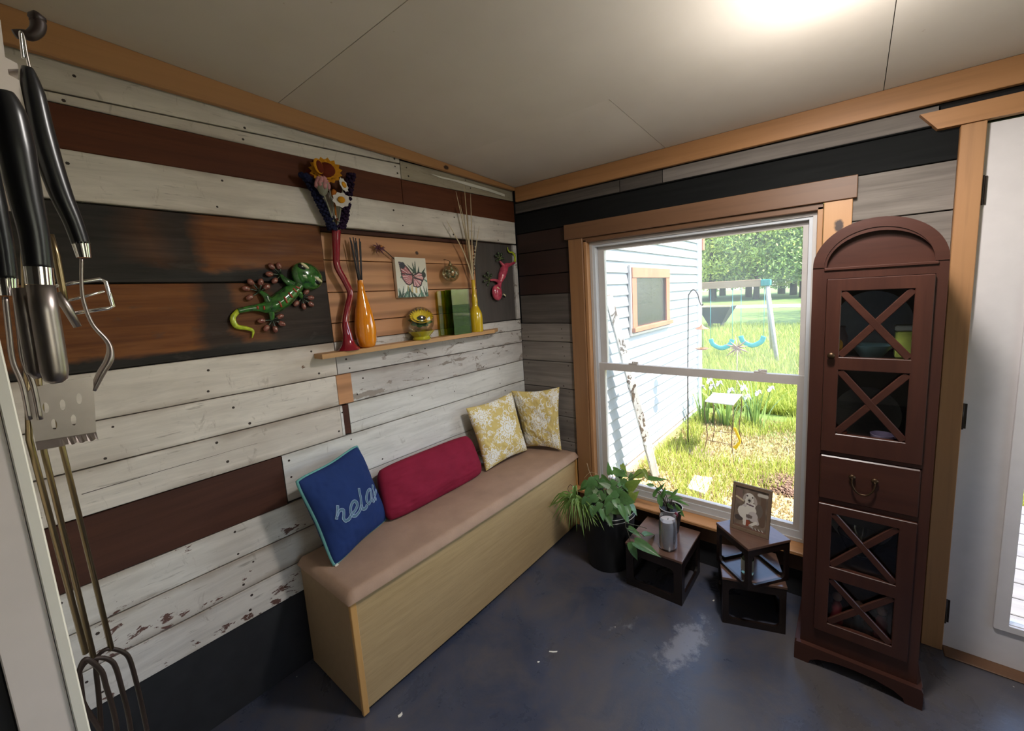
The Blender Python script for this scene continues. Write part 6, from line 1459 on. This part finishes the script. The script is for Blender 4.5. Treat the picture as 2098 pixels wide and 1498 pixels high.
lathe('seed_tube', [(.018, .902), (.018, 1.11), (.0165, 1.11), (.0165, .902)], (.640, 1.95, 0), thin_glass('feeder_tube', (.8, .85, .7), .05), bf, 16)
tube('hanger', [(.640, 1.95, 1.144), (.642, 1.95, 1.24), (.645, 1.95, 1.326)], .0015, M['iron'], bf, 6)
st = empty('plant_stand', (.83, 2.0, GZ), 'square metal plant stand with a pale top on thin rusty legs', 'plant stand'); zt = .415
tp = [onZ(px, py, zt) for px, py in crop((1180, 740), .247, [(1070, 330), (1140, 262), (1375, 275), (1305, 360)])]
bm = bmesh.new(); add_plate(bm, [(p.x, p.y) for p in tp], [], lambda u, v_, t: (u, v_, t), zt-.010, zt); fin(bm, 'top', plain('pale_metal_top', (.70, .72, .72), .35, .2, var=.03), st)
cen = sum(tp, Vector())/4
for p_ in tp:
    q0 = p_.lerp(cen, .04); q0.z = zt-.0105; od = (p_-cen).normalized(); tube('leg', smooth_path([q0, q0-Vector((0, 0, .12))+od*.012, q0-Vector((0, 0, .34))-od*.02, Vector((q0.x, q0.y, GZ+.003))+od*.03], 5), .0042, M['rust_iron'], st, 7)
for i in range(4):
    a, b = tp[i].lerp(cen, .16), tp[(i+1) % 4].lerp(cen, .16); a.z = b.z = zt-.40; tube('brace', [a, b], .003, M['rust_iron'], st, 6)
q = [tp[3].lerp(cen, .0)+Vector((.012, 0, z)) for z in (-.22, -.30, -.42)]; bm = bmesh.new(); rb = smooth_path([q[0], q[1]+Vector((.035, 0, 0)), q[1]+Vector((.045, 0, -.05)), q[2]], 6); add_tube(bm, rb, lerp_list([.014, .012, .010, .018], len(rb)), 8, flat=(.2, 1)); o = fin(bm, 'yellow_ribbon', plain('yellow_plastic', (.75, .48, .01), .5), None); tag(o, 'yellow plastic ribbon tied to a leg of the plant stand', 'ribbon')
# iris clumps
M['iris_leaf'] = leaf_mat('iris_leaf', (.10, .19, .05), (.20, .30, .09)); M['iris_petal'] = plain('white_iris_petal', (.74, .70, .76), .6, Subsurface_Weight=.1); M['iris_beard'] = plain('lilac_iris', (.35, .25, .5), .6)
def iris(c, n_, spread, blooms, label, hgt=.55):
    root = empty('iris_plant', (c[0], c[1], GZ), label, 'plant', 'white irises in the yard'); rr = random.Random(int(c[0]*1000))
    for k in range(n_):
        a = rr.uniform(0, 6.283); r0 = rr.uniform(0, spread); b = Vector((c[0]+r0*math.cos(a), c[1]+r0*math.sin(a)*.6, GZ)); le = rr.uniform(.05, .42); h = hgt*rr.uniform(.6, 1.1); dv = Vector((math.cos(a), math.sin(a)*.6, 0)); sd = Vector((-dv.y, dv.x, 0)); bm = bmesh.new(); rows = []
        for i in range(7):
            t = i/6; p_ = b+dv*le*h*t*t*1.5+Vector((0, 0, h*(t-.18*le*2*t*t*t))); w_ = .016*(1-t**2.2)+.0005; rows.append((bm.verts.new(p_-sd*w_), bm.verts.new(p_+sd*w_)))
        for r0_, r1_ in zip(rows[:-1], rows[1:]): bm.faces.new((r0_[0], r0_[1], r1_[1], r1_[0])).smooth = True
        fin(bm, 'leaf', M['iris_leaf'], root, norm=False)
    for (bx_, by_, bz_) in blooms:
        p_ = Vector((bx_, by_, bz_)); sb = Vector((c[0]+(bx_-c[0])*.3, c[1], GZ)); tube('flower_stalk', smooth_path([sb, sb.lerp(p_, .5)+Vector((0, 0, .03)), p_], 4), .005, M['iris_leaf'], root, 6); bm = bmesh.new()
        for k in range(6):
            a = k*1.047+rr.uniform(0, .3); up_ = 1 if k % 2 else -1; dv = Vector((math.cos(a), math.sin(a), 0)); sd = Vector((-dv.y, dv.x, 0)); rows = []
            for t, w_, z in ((0, .2, 0), (.4, .8, .35), (.75, 1, .45 if up_ > 0 else .05), (1, .5, .75 if up_ > 0 else -.45)):
                m_ = p_+dv*.045*t*(.6 if up_ > 0 else 1)+Vector((0, 0, z*.05)); rows.append((bm.verts.new(m_-sd*.024*w_), bm.verts.new(m_+sd*.024*w_)))
            for r0_, r1_ in zip(rows[:-1], rows[1:]): bm.faces.new((r0_[0], r0_[1], r1_[1], r1_[0])).smooth = True
        fin(bm, 'bloom', M['iris_petal'], root, norm=False)
IB = [onY(*p, 2.95) for p in crop((1180, 740), .247, [(1045, 225), (1110, 168), (1130, 215), (1190, 190), (1285, 248), (1390, 225), (1420, 300), (1512, 268), (1620, 235)])]
iris((.42, 2.82), 20, .12, IB[:3], 'white iris clump nearest the corner of the siding'); iris((.68, 2.80), 22, .14, IB[3:6], 'white iris clump in the middle, behind the plant stand'); iris((.95, 2.92), 24, .16, IB[6:], 'white iris clump furthest from the siding', .6)
# star ornament
sr = empty('star_ornament', (.70, 3.2, GZ), 'metal starburst garden ornament on a thin stake', 'garden ornament'); c = Vector((.70, 3.2, .745)); M['star'] = plain('weathered_tin', (.36, .25, .20), .5, .3)
tube('stake', [(.70, 3.2, GZ), (.70, 3.2, .74)], .005, M['star'], sr, 7)
for k in range(12):
    a = 2*math.pi*k/12+.2; L = .115+.05*(k % 2); dv = Vector((math.cos(a), (-.35 if k % 3 else .3), math.sin(a))).normalized(); bm = bmesh.new(); add_tube(bm, [c, c+dv*L*.35, c+dv*L], [.006, .011, .001], 6, flat=(1, .4)); fin(bm, 'ray', M['star'], sr)
bm = bmesh.new(); add_ball(bm, c, .02, 2); fin(bm, 'hub', M['star'], sr, smooth=True)
# ground things
pv = [onZ(px, py, GZ+.03) for px, py in crop((1180, 740), .247, [(920, 1050), (985, 945), (1130, 965), (1070, 1100)])]
bm = bmesh.new(); add_plate(bm, [(p.x, p.y) for p in pv], [], lambda u, v_, t: (u, v_, t), GZ, GZ+.03); o = fin(bm, 'paving_slab', plain('pale_concrete', (.60, .55, .50), .85, var=.08, bstr=.3), None); tag(o, 'pale square paving slab lying in the grass under the window', 'paving slab')
fs_ = [onZ(px, py, GZ+.02) for px, py in crop((1180, 740), .247, [(885, 735), (980, 698), (1140, 745), (1090, 815), (1040, 825)])]
bm = bmesh.new(); add_plate(bm, [(p.x, p.y) for p in fs_], [], lambda u, v_, t: (u, v_, t), GZ, GZ+.02); o = fin(bm, 'flat_stone', plain('brown_stone', (.16, .11, .08), .9, var=.25, bstr=.5), None); tag(o, 'flat brown stone on the ground below the plant stand', 'stone')
bm = bmesh.new(); rr = random.Random(4)
for k in range(900):
    a = rr.uniform(0, 6.283); r0 = math.sqrt(rr.random()); x, y = 1.50+r0*.30*math.cos(a), 1.50+r0*.20*math.sin(a); z = GZ+.045*(1-r0*r0)+.004
    rot = Euler((rr.uniform(-.6, .6), rr.uniform(-.6, .6), rr.uniform(0, 6.28))).to_matrix().to_4x4(); vs0 = add_box(bm, -.02, .02, -.007, .007, -.003, .003); bmesh.ops.transform(bm, matrix=Matrix.Translation((x, y, z)) @ rot, verts=vs0)
o = fin(bm, 'mulch', plain('mulch_chip', (.17, .10, .07), .95, var=.4), None); tag(o, 'small mound of brown wood chip mulch in the yard', 'mulch', kind='stuff')
# swing set
M['swing_wood'] = wood('weathered_swing_beam', (.30, .19, .11), (.42, .28, .17), rough=.8, grain=12, bstr=.2); M['swing_leg'] = plain('grey_timber', (.42, .38, .33), .8, var=.12); M['turq'] = plain('turquoise_plastic', (.06, .42, .42), .45); M['green_metal'] = plain('teal_bracket', (.02, .22, .20), .5)
sw = empty('swing_set', (-.9, 7.4, GZ), 'wooden swing set with turquoise belt seats on the lawn', 'swing set'); sy = 7.4
bA, bB = onY(*crop((1400, 560), 260/1770, [(1070, 140)])[0], sy), onY(*crop((1400, 560), 260/1770, [(250, 172)])[0], sy); zb = (bA.z+bB.z)/2
box('beam', -2.9, bA.x+.02, sy-.045, sy+.045, zb-.075, zb+.075, M['swing_wood'], sw, .005); box('bracket', bA.x+.021, bA.x+.20, sy-.07, sy+.07, zb-.065, zb+.065, M['green_metal'], sw, .01)
def legs(x, sgn):
    for yy in (-.48, .9):
        a, b = Vector((x+sgn*.05, sy, zb-.02)), Vector((x+sgn*(.33 if yy < 0 else .05), sy+yy, GZ)); bm = bmesh.new(); add_tube(bm, [a, b], .040, 4); fin(bm, 'leg', M['swing_leg'], sw)
legs(bA.x+.08, 1); legs(-2.8, -1)
def swing(x0, x1, zs):
    bm = bmesh.new(); q = smooth_path([(x0, sy, zs+.20), (x0+.05, sy, zs+.08), ((x0+x1)/2, sy, zs), (x1-.05, sy, zs+.08), (x1, sy, zs+.20)], 5); add_tube(bm, q, .050, 8, flat=(.22, 1)); fin(bm, 'belt_seat', M['turq'], sw)
    for x in (x0, x1): tube('chain', [(x, sy, zs+.2), (x, sy, zb-.076)], .0045, M['turq'], sw, 6)
swing(-.72, -.27, .12); swing(-.10, .34, .20); swing(-1.5, -1.05, .16)
# dark garden cart far on the lawn
gc = empty('garden_cart', (-2.2, 13.7, GZ), 'dark grey garden cart with a tan rim on the far lawn', 'cart'); bm = bmesh.new()
lo_ = [(-2.45, 13.5), (-1.95, 13.5), (-1.95, 14.1), (-2.45, 14.1)]; hi_ = [(-2.72, 13.25), (-1.62, 13.25), (-1.62, 14.3), (-2.72, 14.3)]
va, vb = [bm.verts.new((x, y, GZ+.25)) for x, y in lo_], [bm.verts.new((x, y, GZ+.85)) for x, y in hi_]
for k in range(4): bm.faces.new((va[k], va[(k+1) % 4], vb[(k+1) % 4], vb[k]))
bm.faces.new(va[::-1]); bm.faces.new(vb); fin(bm, 'tub', plain('dark_grey_tub', (.035, .038, .042), .6), gc); box('rim', -2.74, -1.60, 13.22, 13.26, GZ+.85, GZ+.88, plain('tan_rim', (.5, .36, .2), .6), gc, 0)
for x in (-2.4, -1.98):
    bm = bmesh.new(); add_lathe(bm, [(0, -.03), (.2, -.03), (.2, .03), (0, .03)], (0, 0, 0), 18); bmesh.ops.transform(bm, matrix=Matrix.Translation((x, 13.7, GZ+.2)) @ Matrix.Rotation(math.pi/2, 4, 'Y'), verts=bm.verts); fin(bm, 'wheel', M['black_plastic'], gc)
# deck outside the glazed door
dk = tag(empty('deck', (2.6, .9, GZ)), kind='structure'); M['deck'] = wood('grey_deck', (.10, .095, .10), (.16, .15, .15), rough=.8, grain=20, bstr=.3)
for k in range(11): box('plank', 1.96, 3.6, .146+k*.145, .146+k*.145+.139, -.065, -.03, M['deck'], dk, .003)
for x in (2.0, 3.5): box('joist', x, x+.05, .15, 1.7, GZ, -.0655, M['deck'], dk, 0)
# trees
def canopy_mat(name, c1, c2):
    s = NT(name); p = s.n('NewGeometry').outputs['Random Per Island']; f = s.noise(s.coords(), 1.0, 3); col = s.mix(s.ramp(f, [(.35, 0.0), (.65, 1.0)]), s.ramp(p, [(0, c1), (1, c2)]), tuple(x*1.35 for x in c2))
    b = s.n('BsdfPrincipled', {'Base Color': col, 'Roughness': .6}); t = s.n('BsdfTranslucent', {'Color': col}); m = s.n('MixShader', {0: .4, 1: b.outputs[0], 2: t.outputs[0]}); s.t.links.new(m.outputs[0], s.out.inputs['Surface']); return s.m
CAN = [canopy_mat('leaf_mid_green', (.15, .23, .05), (.34, .44, .12)), canopy_mat('leaf_yellow_green', (.24, .31, .05), (.50, .55, .13)), canopy_mat('leaf_blue_green', (.13, .21, .07), (.28, .39, .14))]
M['bark'] = plain('bark', (.07, .05, .038), .95, var=.3, bstr=.8)
def tree(x, y, h, r, cb, mi, label, seed, nq=5200, q=.30):
    root = empty('tree', (x, y, GZ), label, 'tree', 'trees beyond the lawn'); rr = np.random.RandomState(seed)
    bm = bmesh.new(); add_tube(bm, [(x, y, GZ), (x+.05, y, GZ+h*.3), (x, y+.1, GZ+h*.85)], [.045*h*.6, .03*h*.6, .006*h], 9)
    for k in range(7):
        a = k*2.4+seed; z = GZ+cb*h+(h*.5)*k/7; add_tube(bm, [(x, y, z), (x+math.cos(a)*r*.45, y+math.sin(a)*r*.45, z+.25), (x+math.cos(a)*r*.85, y+math.sin(a)*r*.85, z+.2)], [.06, .045, .015], 5)
    fin(bm, 'trunk', M['bark'], root)
    nb = 34; bc = []
    for k in range(nb):
        t = (k+.5)/nb; zz = cb+(1-cb)*t; rad_ = r*(math.sin(math.pi*min(1, (t*.80+.16)))**.7); a = k*2.4+seed; d_ = rad_*math.sqrt(rr.uniform(.15, 1)); bc.append((x+d_*math.cos(a), y+d_*math.sin(a), GZ+h*zz))
    bc = np.array(bc); idx = rr.randint(0, nb, nq); P_ = bc[idx]+rr.normal(0, 1, (nq, 3))*np.array((r*.24, r*.24, h*.045)); P_[:, 2] = np.maximum(P_[:, 2], GZ+cb*h*.8)
    u = rr.normal(0, 1, (nq, 3)); u /= np.linalg.norm(u, axis=1)[:, None]; w_ = rr.normal(0, 1, (nq, 3)); w_ -= u*(u*w_).sum(1)[:, None]; w_ /= np.linalg.norm(w_, axis=1)[:, None]
    sz = q*rr.uniform(.6, 1.3, nq)[:, None]; v = np.empty((nq*4, 3)); v[0::4] = P_-u*sz; v[1::4] = P_+w_*sz*.45; v[2::4] = P_+u*sz; v[3::4] = P_-w_*sz*.45
    me = bpy.data.meshes.new('crown'); me.from_pydata(v.tolist(), [], [(4*i, 4*i+1, 4*i+2, 4*i+3) for i in range(nq)]); o = put('crown', me, CAN[mi], root, at=(x, y, GZ+h*cb)); o['kind'] = 'stuff'
TL_ = [(-6.1, 44.5, 12, 4.6, .20, 0, 'broad green tree with a thick trunk beyond the road, right of the corner post'), (-10.4, 44.3, 12.5, 4.4, .19, 1, 'yellow-green tree beside the corner post beyond the road'), (-2.2, 46, 13, 4.6, .16, 2, 'blue-green tree at the right edge of the window view'),
       (-14.5, 47, 13, 4.6, .2, 0, 'green tree hidden mostly by the siding corner'), (-8.2, 52, 15, 5.2, .12, 2, 'tall darker tree behind the gap of the two front trees'), (-3.8, 54, 15, 5.2, .10, 0, 'tall tree in the second row at the right'), (-13, 55, 16, 5.5, .1, 1, 'tall yellow-green tree in the second row at the left'),
       (1.8, 48, 13, 5, .15, 1, 'tree standing just past the right window edge'), (-18.5, 50, 14, 5, .15, 2, 'tree far left behind the siding wing'), (-6, 62, 18, 7, .06, 2, 'tallest tree in the back row of the wood'), (-14, 64, 18, 7, .06, 0, 'back row tree behind the yellow-green one'), (2, 62, 18, 7, .06, 0, 'back row tree to the right'),
       (5.6, 17.5, 9.5, 3.2, .2, 0, 'shade tree on the lawn to the right of the window view'), (6.4, 23.5, 10, 3.6, .2, 1, 'second shade tree farther down the lawn'), (9, 40, 13, 5, .15, 2, 'tree beyond the road far to the right')]
for k, a in enumerate(TL_): tree(*a, seed=k+3, nq=17000 if k < 7 else 6000, q=.17 if k < 7 else (.26 if k < 12 else .13))
